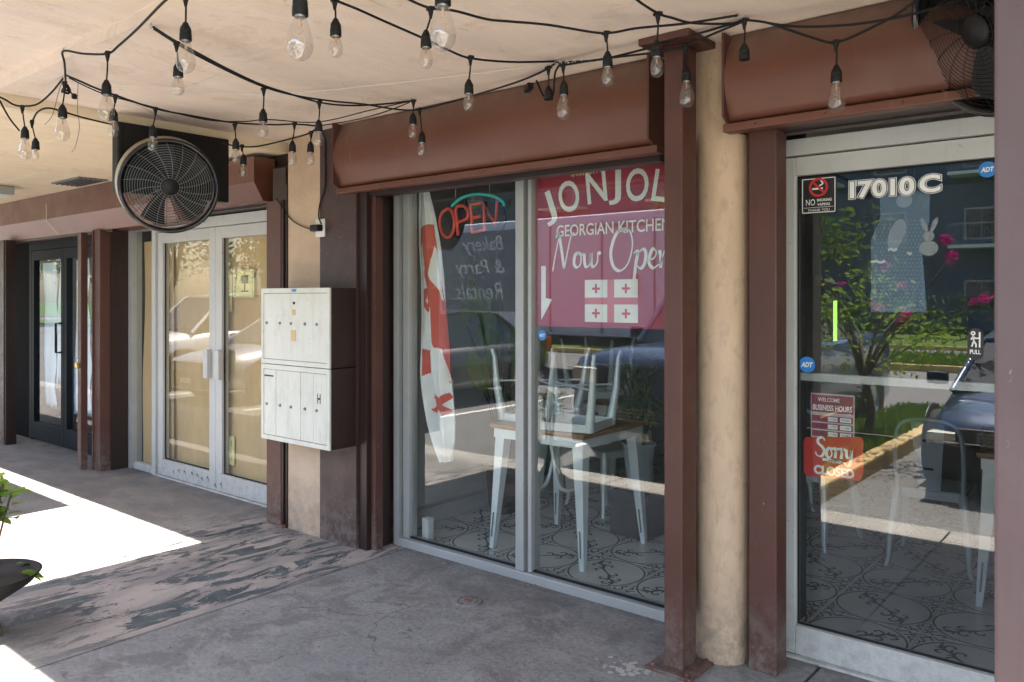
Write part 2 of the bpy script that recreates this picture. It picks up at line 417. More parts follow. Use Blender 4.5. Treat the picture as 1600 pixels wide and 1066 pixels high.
plain('white_plastic', (.75, .74, .7), .4); plain('wire_white', (.72, .66, .6), .5); plain('cream_plastic', (.42, .36, .26), .5)
plain('brass', (.55, .4, .12), .35, .9); plain('rust', (.18, .09, .06), .8)
plain('ink_white', (.80, .80, .77), .5); plain('ink_black', (.012, .012, .014), .5); plain('ink_red', (.55, .03, .03), .5)
plain('ink_crimson', (.34, .028, .055), .5); plain('ink_pink', (.62, .16, .18), .5); plain('ink_blue', (.03, .20, .55), .4)
plain('ink_grey', (.28, .29, .3), .5); plain('ink_gold', (.75, .55, .25), .4); plain('ink_maroon', (.25, .02, .06), .5); plain('sticker_yellow', (.72, .68, .30), .5)
plain('cloth_white', (.80, .79, .78), .85); plain('cloth_red', (.60, .10, .07), .85)
plain('neon_red', (.75, .07, .045), .3); plain('neon_teal', (.02, .55, .50), .3); plain('neon_green', (.35, .85, .12), .4, emit=.25)
plain('cling_blue', (.14, .21, .30), .5); plain('cling_pale', (.34, .40, .47), .5)
plain('bark', (.12, .085, .06), .85); plain('soil', (.03, .022, .016), .9); plain('terracotta', (.014, .013, .012), .6, spec=.3)
plain('panel_grey', (.20, .21, .24), .6); plain('near_black', (.003, .003, .004), .8, spec=.05); plain('chip_paint', (.42, .40, .38), .8); plain('petal', (.80, .02, .42), .6)
def leafmat(name, a, b_):
    m, n, b = newmat(name)
    oi = n.nodes.new('ShaderNodeNewGeometry').outputs['Random Per Island']
    n.links.new(ramp(n, oi, [(0, a), (1, b_)]), b.inputs['Base Color']); b.inputs['Roughness'].default_value = .45
    b.inputs['Specular IOR Level'].default_value = .3
    tr = n.nodes.new('ShaderNodeBsdfTranslucent'); n.links.new(ramp(n, oi, [(0, a), (1, b_)]), tr.inputs[0])
    mx = n.nodes.new('ShaderNodeMixShader'); mx.inputs[0].default_value = .35
    n.links.new(b.outputs[0], mx.inputs[1]); n.links.new(tr.outputs[0], mx.inputs[2]); n.links.new(mx.outputs[0], n.nodes['Material Output'].inputs[0])
    MT[name] = m
leafmat('leaf', (.035, .085, .015), (.14, .20, .035)); leafmat('leaf_bright', (.10, .22, .02), (.30, .40, .06)); leafmat('leaf_dark', (.012, .035, .012), (.04, .08, .02))
leafmat('grass', (.06, .13, .015), (.17, .27, .035))
def wood():
    m, n, b = newmat('table_wood')
    c = ramp(n, noise(n, gpos(n, (1, 14, 1), True), 5, 6, .6, .6), [(.3, (.20, .09, .03)), (.7, (.42, .22, .08))])
    n.links.new(c, b.inputs['Base Color']); b.inputs['Roughness'].default_value = .35; MT['table_wood'] = m
wood()
def wear(mat, chip, drip, base=None):
    n = mat.node_tree; b = n.nodes['Principled BSDF']; c = b.inputs['Base Color'].links[0].from_socket
    dr = ramp(n, noise(n, gpos(n, (14, 14, .5)), 2.0, 9, .75), [(.54, 0), (.66, .5)])
    c = mixc(n, dr, c, drip)
    ch = ramp(n, noise(n, gpos(n, (1, 1, .6)), 26, 6, .8, .5), [(.655, 0), (.67, .85)])
    c = mixc(n, math_(n, 'MULTIPLY', ch, ramp(n, noise(n, gpos(n), 2.2, 3), [(.45, 0), (.56, 1)])), c, chip)
    sp = n.nodes.new('ShaderNodeSeparateXYZ'); n.links.new(n.nodes.new('ShaderNodeNewGeometry').outputs['Position'], sp.inputs[0])
    z = n.nodes.new('ShaderNodeMapRange'); z.inputs[1].default_value = .38; z.inputs[2].default_value = .0; n.links.new(sp.outputs[2], z.inputs[0])
    g = math_(n, 'MULTIPLY', z.outputs[0], ramp(n, noise(n, gpos(n), 18, 8, .8), [(.42, .05), (.6, .85)]))
    c = mixc(n, g, c, base or (.17, .14, .12))
    n.links.new(c, b.inputs['Base Color'])
    n.links.new(ramp(n, noise(n, gpos(n), 6, 8, .75), [(.3, .34), (.7, .66)]), b.inputs['Roughness'])
box_dust(MT['brown_box'])
wear(MT['brown_paint'], (.26, .19, .16), (.05, .02, .015)); wear(MT['brown_wall'], (.24, .19, .17), (.035, .02, .018)); wear(MT['post_mauve'], (.30, .25, .22), (.06, .035, .035))
wear(MT['column_cream'], (.30, .22, .17), (.40, .28, .19), (.16, .13, .11)); wear(MT['mail_enamel'], (.16, .11, .08), (.50, .46, .38), (.3, .27, .2))
wear(MT['white_frame'], (.12, .11, .10), (.40, .38, .35), (.30, .285, .26))
def glass(name, r0, tint=(1, 1, 1), dust=.0, rough=0.0):
    """thin pane: Schlick reflection on the outer skin, clear straight transmission"""
    m, n, b = newmat(name); n.nodes.remove(b)
    g = n.nodes.new('ShaderNodeNewGeometry')
    dt = n.nodes.new('ShaderNodeVectorMath'); dt.operation = 'DOT_PRODUCT'
    n.links.new(g.outputs['Normal'], dt.inputs[0]); n.links.new(g.outputs['Incoming'], dt.inputs[1])
    c = math_(n, 'ABSOLUTE', dt.outputs['Value']); o = math_(n, 'SUBTRACT', 1.0, c); p = math_(n, 'POWER', o, 5.0)
    f = math_(n, 'ADD', math_(n, 'MULTIPLY', p, 1 - r0), r0)
    f = math_(n, 'MULTIPLY', f, math_(n, 'SUBTRACT', 1.0, g.outputs['Backfacing']))
    tr = n.nodes.new('ShaderNodeBsdfTransparent'); tr.inputs[0].default_value = (*tint, 1)
    gl = n.nodes.new('ShaderNodeBsdfGlossy'); gl.inputs['Roughness'].default_value = rough
    mx = n.nodes.new('ShaderNodeMixShader'); n.links.new(f, mx.inputs[0]); n.links.new(tr.outputs[0], mx.inputs[1]); n.links.new(gl.outputs[0], mx.inputs[2])
    out = mx.outputs[0]
    if dust:
        df = n.nodes.new('ShaderNodeBsdfDiffuse'); df.inputs[0].default_value = (.5, .5, .48, 1)
        m2 = n.nodes.new('ShaderNodeMixShader')
        d = ramp(n, noise(n, gpos(n, (1, 1, .3)), 6, 8, .75), [(.35, dust * .25), (.75, dust * 1.6)])
        n.links.new(d, m2.inputs[0]); n.links.new(out, m2.inputs[1]); n.links.new(df.outputs[0], m2.inputs[2]); out = m2.outputs[0]
    n.links.new(out, n.nodes['Material Output'].inputs[0]); MT[name] = m
glass('pane', .12, (.93, .95, .94), .016); glass('pane_door', .13, (.90, .92, .92), .016); glass('pane_paper', .085, (.95, .95, .93), .05)
glass('pane_dark', .05, (.93, .95, .96), .01); glass('bulb_glass', .16, (.94, .92, .90), .07); glass('pane_far', .16, (.5, .55, .6), 0)
def film(name, col, alpha):
    m, n, b = newmat(name); b.inputs['Base Color'].default_value = (*col, 1); b.inputs['Roughness'].default_value = .6
    tl = n.nodes.new('ShaderNodeBsdfTransparent'); mx = n.nodes.new('ShaderNodeMixShader'); mx.inputs[0].default_value = alpha
    n.links.new(tl.outputs[0], mx.inputs[1]); n.links.new(b.outputs[0], mx.inputs[2]); n.links.new(mx.outputs[0], n.nodes['Material Output'].inputs[0]); MT[name] = m
film('banner_film', (.37, .028, .055), .95); film('cling_film', (.22, .32, .44), .55); film('bunny_film', (.62, .62, .62), .5); film('hours_film', (.62, .5, .5), .85)
film('closed_film', (.55, .03, .02), .92)
def carpaint(name, col, metal=.4):
    m, n, b = newmat(name); b.inputs['Base Color'].default_value = (*col, 1); b.inputs['Metallic'].default_value = metal; b.inputs['Roughness'].default_value = .35
    b.inputs['Coat Weight'].default_value = 1; b.inputs['Coat Roughness'].default_value = .04; MT[name] = m
carpaint('car_navy', (.03, .055, .13)); carpaint('car_blue', (.02, .045, .10)); carpaint('car_silver', (.62, .63, .64), .6); carpaint('car_white', (.78, .78, .77), 0); carpaint('car_black', (.006, .006, .008), .1); carpaint('car_grey', (.16, .17, .18))
plain('car_glass', (.02, .03, .035), .03); plain('tyre', (.015, .015, .015), .8); plain('lamp_lens', (.75, .72, .62), .08); plain('tail_lens', (.4, .02, .02), .1)
paint('truck_white', (.66, .67, .74), .45, .05, 1, bmp=.05, dirt=(.36, .36, .42), dirt_amt=.3)
paint('apartment_blue', (.06, .105, .155), .7, .08, .5); paint('apartment_grey', (.38, .39, .4), .7, .08, .5)
paint('kerb_yellow', (.52, .36, .13), .7, .15, 3, bmp=.5, dirt=(.3, .27, .22), dirt_amt=.7)

# ------------------------------------------------------------------ THE GROUND
GY, WY, CE = 3.45, 3.19, 2.615      # glass plane, wall plane, ceiling height
KERB = 0.97; PK = -0.12             # kerb line and level of the car park
walk = tag(thing('sidewalk', None, None, (-3, 1.9, -.12)), kind='structure')
edges = [-24, -17, -12.2, -9.6, -7.1, -4.83, -3.655, -1.15, 1.4, 4.5, 9]
for a, b in zip(edges[:-1], edges[1:]):
    MB().box(a + .006, b - .006, KERB + .006, 3.425, -.118, 0, bev=.006).build('slab', MT['concrete'], walk)
tag(MB().box(-24, 9, KERB, 3.9, -.3, -.1185).box(-24, 9, 3.432, 3.9, -.1185, -.004).build('slab_bed', MT['concrete']), kind='structure')
tag(MB().box(-90, 60, -13, KERB - .002, -.5, PK).build('parking_lot', MT['asphalt']), kind='structure')
tag(MB().box(-150, 120, -21.5, -16.5, -.5, PK - .004).build('road', MT['road']), kind='structure')
tag(MB().box(-150, 120, -16.36, -13.12, -.5, -.02).build('grass_verge', MT['grass']), kind='structure')
tag(MB().box(-300, 300, -300, -21.62, -.6, -.03).build('lawn', MT['grass']), kind='structure')
tag(MB().box(-300, 300, -299, 200, -.9, -.55).build('ground', MT['soil']), kind='structure')
kb = MB()
for a in range(-30, 20, 3): kb.box(a + .01, a + 2.99, -13.12, -12.98, -.3, .03, bev=.02)
tag(kb.build('verge_kerb', MT['kerb_yellow']), kind='structure')
kb = MB(); kb.box(-150, 120, -16.5, -16.36, -.3, .0).box(-150, 120, -21.62, -21.5, -.3, 0)
tag(kb.build('road_kerb', MT['kerb_yellow']), kind='structure')
# planted island between the two nearest cars
isl = MB()
isl.box(-2.36, -2.20, -5.0, .55, -.2, .03, bev=.02).box(-3.06, -2.90, -5.0, .55, -.2, .03, bev=.02).box(-2.90, -2.36, .41, .55, -.2, .03, bev=.02)
tag(isl.build('island_kerb', MT['kerb_yellow']), kind='structure')
tag(MB().box(-2.90, -2.36, -5, .41, -.2, -.02).build('island_soil', MT['soil']), kind='structure')
mk = MB()
for x in (-13.3, -10.6, -7.9, -5.2, .9, 3.6): mk.box(x - .05, x + .05, -4.8, .3, PK, PK + .004)
tag(mk.build('bay_lines', MT['ink_white']), kind='structure')
# grass blades
gr = MB()
def blades(n, x0, x1, y0, y1, z, h):
    for _ in range(n):
        x = random.uniform(x0, x1); y = random.uniform(y0, y1); a = random.uniform(0, 6.3); hh = h * random.uniform(.4, 1.2); w = .012 + .02 * (h > .15)
        dx, dy = math.cos(a) * w, math.sin(a) * w; lx, ly = random.uniform(-.5, .5) * hh, random.uniform(-.5, .5) * hh
        gr.add([(x - dx, y - dy, z), (x + dx, y + dy, z), (x + lx, y + ly, z + hh)], [(0, 1, 2)])
blades(5000, -2.9, -2.36, -5, .4, -.02, .16)
tag(gr.build('island_grass', MT['grass']), 'tufts of green grass on the narrow kerbed island between the parked cars', 'grass', kind='stuff')
gr = MB(); blades(12000, -14, 2, -16.3, -13.2, -.02, .22)
tag(gr.build('verge_grass', MT['grass']), 'strip of mown green grass along the far road', 'grass', kind='stuff')

# ------------------------------------------------------------------ CEILING AND ROOF
BX = -4.74                           # the ceiling drops here
cl = MB()
cl.box(BX, 9, 1.5, 6.0, CE, CE + .18)
cl.box(BX, 9, .08, 1.5, CE + .055, CE + .18)
cl.prism([(BX, CE + .02), (BX, CE), (-3.9, CE), (-4.3, CE + .02)], 0, 0) if False else None
tag(cl.build('canopy_ceiling', MT['ceiling_paint']), kind='structure')
ed = MB(); ed.box(BX + .01, 9, .06, .16, CE + .02, CE + .24)
tag(ed.build('roof_edge', MT['brown_box']), kind='structure')
cl = MB(); cl.box(-24, BX - .001, 1.45, 6.0, CE - .07, CE + .18)
tag(cl.build('low_ceiling', MT['ceiling_paint_left']), kind='structure')
cv = MB()  # unseen sheet, added for the notched shadow on the far left walk
cv.prism([(-11.5, 2.50), (-6.32, 2.50), (-6.32, 2.55), (-11.5, 2.55)], -.6, 1.3)
aw = thing('shadow_sheet', 'unseen flat brown sheet added to cast the shadow notch on the far left walk', 'shadow_caster', (-9, .35, 2.5))
cv.build('caster_sheet', MT['brown_box'], aw)
for x in (-11.3, -9, -6.5):
    MB().tube([(x, 1.29, 2.52), (x, 1.46, 2.60)], .012).build('bracket', MT['brown_paint'], aw)

# ------------------------------------------------------------------ SHOP SHELLS (inside)
sh = MB()
sh.box(-4.0, 3.5, 9.6, 9.7, 0, 3)                     # back wall
sh.box(-4.05, -3.97, 3.56, 9.6, 0, 3)                  # left wall
sh.box(3.5, 3.6, 3.56, 9.7, 0, 3)
inn = thing('restaurant_room', 'dim grey walled restaurant room behind the red banner window', 'room', (0, 6, 0))
sh.build('wall', MT['shop_wall'], inn)
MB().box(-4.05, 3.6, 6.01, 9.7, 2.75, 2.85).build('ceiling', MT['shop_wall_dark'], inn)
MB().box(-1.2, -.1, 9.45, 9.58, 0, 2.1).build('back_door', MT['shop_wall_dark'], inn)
MB().box(-4.02, -3.9, 3.6, 9.5, .0, .12).build('baseboard', MT['shop_wall'], inn)
MB().box(.2, 1.7, 7.0, 7.6, 0, 1.1, bev=.02).build('counter', MT['shop_wall_dark'], inn)
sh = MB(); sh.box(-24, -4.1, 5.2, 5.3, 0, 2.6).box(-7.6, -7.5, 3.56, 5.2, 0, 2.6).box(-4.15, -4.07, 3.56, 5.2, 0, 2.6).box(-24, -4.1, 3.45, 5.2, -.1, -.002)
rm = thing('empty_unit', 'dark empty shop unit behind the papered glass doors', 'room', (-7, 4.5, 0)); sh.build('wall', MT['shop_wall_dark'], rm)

# patterned floor tiles
TS = .445
tl = MB(); tl.box(-TS / 2 + .0015, TS / 2 - .0015, -TS / 2 + .0015, TS / 2 - .0015, -.012, 0, bev=.001)
def rb(pts, w, k=5):
    p = smooth_pts(pts, k); n = len(p)
    w *= 1.9
    tl.ribbon(p, [w * (.35 + .65 * math.sin(math.pi * (.12 + .8 * i / n))) for i in range(n)], y=.0006, mi=1, plane='xy')
circ = [(math.cos(a * math.pi / 20) * .213, math.sin(a * math.pi / 20) * .213) for a in range(41)]
tl.ribbon(circ, .010, y=.0006, mi=1, plane='xy')
for q in range(4):
    a = q * math.pi / 2; c_, s_ = math.cos(a), math.sin(a)
    def T(p): return (p[0] * c_ - p[1] * s_, p[0] * s_ + p[1] * c_)
    def TT(l): return [T(p) for p in l]
    rb(TT([(.213, .213), (.19, .175), (.165, .16)]), .006)
    rb(TT([(.215, .17), (.20, .155), (.19, .14), (.2, .125), (.212, .135)]), .006)
    rb(TT([(.17, .215), (.155, .20), (.14, .19), (.125, .2), (.135, .212)]), .006)
    rb(TT([(.212, .08), (.205, .11), (.214, .14)]), .004); rb(TT([(.08, .212), (.11, .205), (.14, .214)]), .004)
    rb(TT([(.19, .19), (.178, .205), (.18, .216)]), .006); rb(TT([(.19, .19), (.205, .178), (.216, .18)]), .006)
for q in range(2):
    a = q * math.pi + .75; c_, s_ = math.cos(a), math.sin(a)
    rb(TT([(0, 0), (.05, .006), (.10, -.002), (.15, .008), (.19, 0)]), .008)
    for x, s in ((.04, 1), (.08, -1), (.12, 1), (.15, -1)):
        rb(TT([(x, 0), (x + .025, s * .022), (x + .02, s * .048), (x - .002, s * .05), (x - .006, s * .036)]), .007)
        rb(TT([(x + .01, 0), (x + .04, s * .012), (x + .055, s * .028)]), .006)
plain('tile_grey', (.62, .60, .56), .28); plain('tile_ink', (.05, .055, .065), .35)
tme = tl.mesh('floor_tile', [MT['tile_grey'], MT['tile_ink']])
fl = tag(thing('shop_floor', None, None, (-1.5, 5, 0)), kind='structure')
nx = 0
x = -1.345 - 6 * TS + TS / 2
while x < .6:
    y = 3.575 + TS / 2
    while y < 7.4:
        o = bpy.data.objects.new('floor_tile', tme); COL.objects.link(o); o.parent = fl; o.location = (x - fl.location.x, y - fl.location.y, .008 - 0.0)
        if nx % 2: o.rotation_euler = (0, 0, math.pi / 2)
        nx += 1; y += TS
    x += TS
MB().box(-4.0, 3.5, 3.56, 9.6, -.05, -.003).build('screed', MT['shop_wall'], fl)
tag(MB().box(-4.0, -1.5, 3.53, 3.58, -.05, .006).build('threshold', MT['grey_steel']), kind='structure')

# ------------------------------------------------------------------ FRONT WALL pieces
pw = thing('front_wall_pier', 'cream stucco wall pier between the mailboxes and paired doors, right part painted dark brown', 'wall', (-4.25, 3.3, 0))
MB().box(-4.585, -4.235, WY, 3.9, 0, CE + .05).build('stucco_face', MT['stucco'], pw)
MB().box(-4.235, -3.875, WY - .004, 3.56, 0, CE + .05).build('painted_face', MT['brown_wall'], pw)
MB().box(-4.60, -4.585, WY - .01, 3.6, 0, 2.3).build('dark_edge', MT['brown_dark'], pw)
hw = thing('door_header', 'chipped dark brown wall over the paired glass doors', 'wall', (-5.2, 3.3, 2.18))
MB().box(-6.9, -4.60, 3.30, 3.9, 2.20, CE - .072).build('wall', MT['brown_dark'], hw)
MB().box(-4.745, -4.60, 3.18, 3.30, 2.14, 2.42).build('bracket', MT['brown_dark'], hw)
MB().tube([(-4.95, 3.28, 2.42), (-4.94, 3.26, 2.36), (-4.95, 3.26, 2.30), (-4.93, 3.27, 2.24)], .008).build('hook', MT['brass'], hw)
hd = thing('window_header', 'brown wall strip over the large window behind the shutter box', 'wall', (-2.8, 3.4, 2.24))
MB().box(-3.875, -1.78, 3.30, 3.56, 2.245, CE + .05).build('wall', MT['brown_dark'], hd)
MB().box(-3.83, -1.80, 3.22, 3.298, 2.16, 2.20).build('trim', MT['brown_dark'], hd)
hd2 = thing('right_header', 'brown stepped header strips over the numbered glass door', 'wall', (.3, 3.4, 2.2))
MB().box(-1.30, 3.4, 3.34, 3.56, 2.29, CE + .05).build('wall', MT['brown_wall'], hd2)
MB().box(-1.27, 3.4, 3.24, 3.338, 2.255, 2.285).build('trim', MT['brown_wall'], hd2)
MB().box(-1.26, 3.4, 3.28, 3.336, 2.22, 2.252).build('trim', MT['brown_dark'], hd2)
pr = thing('cream_pier', 'narrow cream wall strip behind the round column', 'wall', (-1.5, 3.5, 0))
MB().box(-1.735, -1.38, 3.33, 3.47, 0, CE + .05).build('wall', MT['stucco'], pr)
MB().box(-1.735, -1.38, 3.471, 3.9, 0, CE + .05).build('inner_wall', MT['shop_wall_dark'], pr)
cc = MB(); cc.lathe([(.114, 0), (.116, .01), (.115, .6), (.115, 1.6), (.115, CE)], 40, c=(-1.513, 3.262, 0))
tag(cc.build('round_column', MT['column_cream']), 'smooth cream round column between window post and glass door', 'column')
jb = thing('door_jamb', 'brown flat jamb between the cream column and the numbered door', 'jamb', (-1.3, 3.3, 0))
MB().box(-1.372, -1.252, 3.20, 3.31, 0, 2.25, bev=.006).build('upright', MT['brown_paint'], jb)
MB().box(-1.40, -1.33, 3.311, 3.405, 0, 2.22).build('edge_strip', MT['brown_dark'], jb)
rw = thing('right_front_wall', 'brown front wall right of the numbered door', 'wall', (2, 3.5, 0))
MB().box(-.33, 3.4, 3.36, 3.56, 0, 2.29).build('wall', MT['brown_wall'], rw)

# reveal of the window: shutter guide channels
g1 = thing('shutter_guide', 'dark brown shutter guide channel left of the large window', 'guide', (-3.8, 3.3, 0))
MB().box(-3.872, -3.80, 3.205, 3.25, 0, 2.2, bev=.003).box(-3.872, -3.85, 3.25, 3.42, 0, 2.2).build('channel', MT['brown_dark'], g1)
MB().box(-3.80, -3.76, 3.24, 3.30, .0, 2.2, bev=.003).build('channel', MT['brown_paint'], g1)
MB().box(-3.848, -3.80, 3.30, 3.40, 0, 2.2).build('filler', MT['brown_dark'], g1)

# ------------------------------------------------------------------ steel posts
sp = thing('steel_post', 'square brown steel post with bolted base plate before the cream column', 'post', (-1.6, 3.03, 0))
MB().box(-1.642, -1.556, 2.975, 3.10, .012, CE - .03, bev=.008).build('shaft', MT['brown_paint'], sp)
MB().box(-1.664, -1.644, 3.06, 3.20, .20, 2.2).build('guide_strip', MT['brown_dark'], sp)
MB().box(-1.705, -1.495, 2.925, 3.135, 0.0, .014, bev=.003).build('base_plate', MT['brown_paint'], sp)
MB().box(-1.72, -1.49, 2.90, 3.14, CE - .03, CE - .002, bev=.003).build('cap_plate', MT['brown_paint'], sp)
for x, y in ((-1.68, 2.95), (-1.52, 2.95), (-1.52, 3.115)):
    MB().lathe([(.011, .014), (.011, .022), (.007, .026), (0.0005, .027)], 6, c=(x, y, 0), smooth=False).build('bolt', MT['brown_paint'], sp)
fp = thing('street_post', 'mauve brown steel post at the right edge, close up', 'post', (-.1, 1.56, 0))
MB().box(-.228, -.02, 1.50, 1.66, 0, CE, bev=.006).build('shaft', MT['post_mauve'], fp)
MB().box(-.29, .04, 1.44, 1.72, 0, .012).build('base_plate', MT['post_mauve'], fp)
jp = thing('shutter_post', 'chipped brown shutter post right of the paired glass doors', 'post', (-4.7, 3.2, 0))
MB().box(-4.80, -4.635, 3.165, 3.23, .01, 2.20, bev=.005).build('shaft', MT['brown_paint'], jp)
MB().box(-4.635, -4.612, 3.17, 3.22, .01, 2.20).build('guide', MT['brown_dark'], jp)
MB().box(-4.65, -4.60, 3.15, 3.2, 0, .02).build('foot', MT['rust'], jp)
cp = thing('channel_post', 'wide brown channel post between the dark doors and papered doors', 'post', (-7.4, 3.27, 0))
MB().box(-7.475, -7.36, 3.16, 3.42, 0, 2.15, bev=.004).build('shaft', MT['brown_paint'], cp)
MB().box(-7.50, -7.477, 3.15, 3.20, 0, 2.15).build('flange', MT['brown_paint'], cp)
MB().box(-7.358, -7.345, 3.25, 3.42, 0, 2.15).build('flange', MT['brown_dark'], cp)
lp = thing('removable_post', 'slim leaning brown post with padlock before the dark doors', 'post', (-7.58, 3.1, 0))
MB().tube([(-7.575, 3.08, 0.0), (-7.62, 3.10, 2.14)], .001).build('core', MT['brown_dark'], lp)
a = Vector((-.045, .02, 2.14)).normalized(); xx = Vector((1, 0, 0)); xx = (xx - a * xx.dot(a)).normalized(); yy = a.cross(xx)
MB().obox((-7.60, 3.09, 1.07), xx, yy, a, .07, .012, 2.12).obox((-7.567, 3.115, 1.07), xx, yy, a, .012, .05, 2.12).build('shaft', MT['brown_paint'], lp)
pd = MB(); c = Vector((-7.60, 3.065, .96)); pd.box(c.x - .025, c.x + .025, c.y - .012, c.y + .012, c.z - .05, c.z, bev=.005)
pdo = pd.build('padlock', MT['brass'], lp)
MB().tube([(c.x - .016, c.y, c.z), (c.x - .016, c.y, c.z + .03), (c.x, c.y, c.z + .045), (c.x + .016, c.y, c.z + .03), (c.x + .016, c.y, c.z)], .004).build('shackle', MT['steel'], pdo)
lp2 = thing('end_post', 'weathered brown post at the far left edge of the picture', 'post', (-9.5, 3.1, 0))
MB().box(-9.62, -9.47, 3.09, 3.16, 0, 2.15, bev=.004).build('shaft', MT['brown_wall'], lp2)
MB().box(-9.462, -9.44, 3.10, 3.2, 0, 2.15).build('guide', MT['brown_dark'], lp2)

# ------------------------------------------------------------------ shutter boxes
def profile(yf, zt, zb):
    """barrel section (y, z) from ceiling down to the lip"""
    pts = [(yf + .02, zt)]
    for k in range(13):
        a = k / 12
        pts.append((yf + .03 - .085 * math.sin(math.pi * (.10 + .80 * a)) , zt - .03 - (zt - zb - .075) * a))
    pts += [(yf + .075, zb + .04), (3.30, zb + .04), (3.30, zt)]
    return pts
def shutter_box(name, label, x0, x1, yf, zt, zb):
    t = thing(name, label, 'shutter box', ((x0 + x1) / 2, yf + .1, zb))
    pr_ = profile(yf, zt, zb); m = MB(); n = len(pr_)
    V = [(x0 + .006, a, b) for a, b in pr_] + [(x1 - .006, a, b) for a, b in pr_]
    m.add(V, [(i, i + n, (i + 1) % n + n, (i + 1) % n) for i in range(n)], 0, True)
    h = m.build('housing', MT['brown_box'], t)
    for xa, xb in ((x0 - .004, x0 + .006), (x1 - .006, x1 + .004)):
        MB().prism([(yf - .055, zt - .004), (yf - .055, zb + .06), (yf + .02, zb + .012), (3.295, zb + .012), (3.295, zt - .004)], xa, xb, plane='yz').build('end_plate', MT['brown_paint'], t)
    MB().box(x0 - .02, x1 + .02, yf - .012, yf + .055, zb, zb + .034, bev=.005).build('lip', MT['brown_box'], t)
    MB().box(x0 + .02, x1 - .02, yf + .056, 3.29, zb + .012, zb + .034).build('soffit', MT['brown_dark'], t)
    k = 0; xx_ = x0 + .12
    while xx_ < min(x1, 0) - .05:
        MB().lathe([(.0005, -.004), (.004, -.003), (.005, .001)], 8, c=(xx_, yf - .012, zb + .018), axis='y').build('screw', MT['brown_paint'], t); xx_ += .27
    return t
shutter_box('roller_shutter_box', 'long rounded brown shutter box above the large banner window', -3.965, -1.775, 3.13, CE - .004, 2.18)
shutter_box('roller_shutter_box', 'rounded brown shutter box above the numbered glass door', -1.405, 3.3, 3.08, CE - .004, 2.215)
fb = thing('fascia_box', 'angular brown shutter box over the far left shop doors', 'shutter box', (-9, 3.2, 2.13))
MB().prism([(3.12, CE - .074), (3.12, 2.31), (3.19, 2.15), (3.44, 2.15), (3.44, CE - .074)], -24, -6.02, plane='yz').build('housing', [MT['brown_box']], fb)
MB().prism([(3.114, 2.307), (3.184, 2.147), (3.189, 2.150), (3.119, 2.31)], -24, -6.02, plane='yz').build('lower_panel', MT['brown_bounce_lit'], fb)  # underslope coloured paler to stand for bounced sunlight
MB().box(-24, -7.2, 3.195, 3.25, 2.125, 2.147).build('rail', MT['brown_dark'], fb)
MB().prism([(3.12, CE - .10), (3.12, 2.34), (3.19, 2.215), (3.29, 2.215), (3.29, CE - .10)], -6.018, -4.88, plane='yz').build('housing', MT['brown_box'], fb)
cr = MB(); c = [on_y(72, 318, 3.11), on_y(73, 335, 3.11), on_y(72, 345, 3.11), on_y(83, 357, 3.13), on_y(92, 366, 3.15)]
cr.tube(c, .0025, 5); cr.build('loose_wire', MT['wire_white'], fb)

# ceiling fittings
v = on_z(124, 283, CE - .07)
vt = thing('ceiling_vent', 'dark louvred vent in the far left ceiling', 'vent', (v.x, v.y, CE - .08))
MB().box(v.x - .28, v.x + .28, v.y - .12, v.y + .12, CE - .082, CE - .072).build('frame', MT['grey_steel'], vt)
for i in range(5): MB().box(v.x - .25, v.x + .25, v.y - .09 + i * .04, v.y - .08 + i * .04, CE - .09, CE - .083).build('slat', MT['brown_dark'], vt)
v = on_z(-6, 300, CE - .12)
lt = thing('ceiling_light', 'square white ceiling light box at the far left edge', 'ceiling light', (v.x, v.y, CE - .15))
MB().box(v.x - .15, v.x + .15, v.y - .1, v.y + .1, CE - .15, CE - .075, bev=.01).build('housing', MT['aluminium'], lt)
MB().box(v.x - .13, v.x + .13, v.y - .08, v.y + .08, CE - .16, CE - .151).build('diffuser', MT['white_plastic'], lt)

# ------------------------------------------------------------------ THE LARGE WINDOW
FW = .045
win = thing('shop_window', 'large two pane aluminium shop window with a red banner inside', 'window', (-2.8, GY, 0))
def bar(mb, x0, x1, z0, z1, y0=GY - .03, y1=GY + .05, bev=.003): mb.box(x0, x1, y0, y1, z0, z1, bev=bev)
m = MB(); bar(m, -3.775, -3.735, 0.0, 2.244, GY - .05, GY + .05); m.build('frame_post', MT['aluminium'], win)
m = MB(); bar(m, -3.715, -3.665, .053, 2.244, GY - .025, GY + .05); m.build('frame_post', MT['aluminium'], win)
m = MB(); bar(m, -3.735, -3.715, .053, 2.244, GY + .01, GY + .05); m.build('gasket', MT['black_rubber'], win)
XM = on_y(818, 500, GY).x
m = MB(); bar(m, XM - .022, XM + .035, .053, 2.20, GY - .045, GY + .05); m.build('mullion', MT['aluminium'], win)
m = MB(); bar(m, XM + .037, XM + .050, .053, 2.20, GY - .008, GY + .012); m.build('gasket', MT['black_rubber'], win)
m = MB(); bar(m, XM + .052, XM + .078, .053, 2.20, GY - .03, GY + .05); m.build('frame_post', MT['aluminium'], win)
m = MB(); bar(m, -3.735, -1.74, 0.0, .05, GY - .05, GY + .06, .004); m.build('sill', MT['aluminium'], win)
m = MB(); bar(m, -3.664, XM - .022, 2.205, 2.244); bar(m, XM + .078, -1.74, 2.205, 2.244); m.build('head_rail', MT['aluminium'], win)
MB().box(-3.664, XM - .023, GY, GY + .006, .052, 2.204).build('pane', MT['pane'], win)
MB().box(XM + .079, -1.745, GY, GY + .006, .052, 2.204).build('pane', MT['pane'], win)
MB().box(-3.664, XM - .023, GY - .012, GY - .002, .051, .062).box(XM + .079, -1.745, GY - .012, GY - .002, .051, .062).build('glazing_bead', MT['black_rubber'], win)

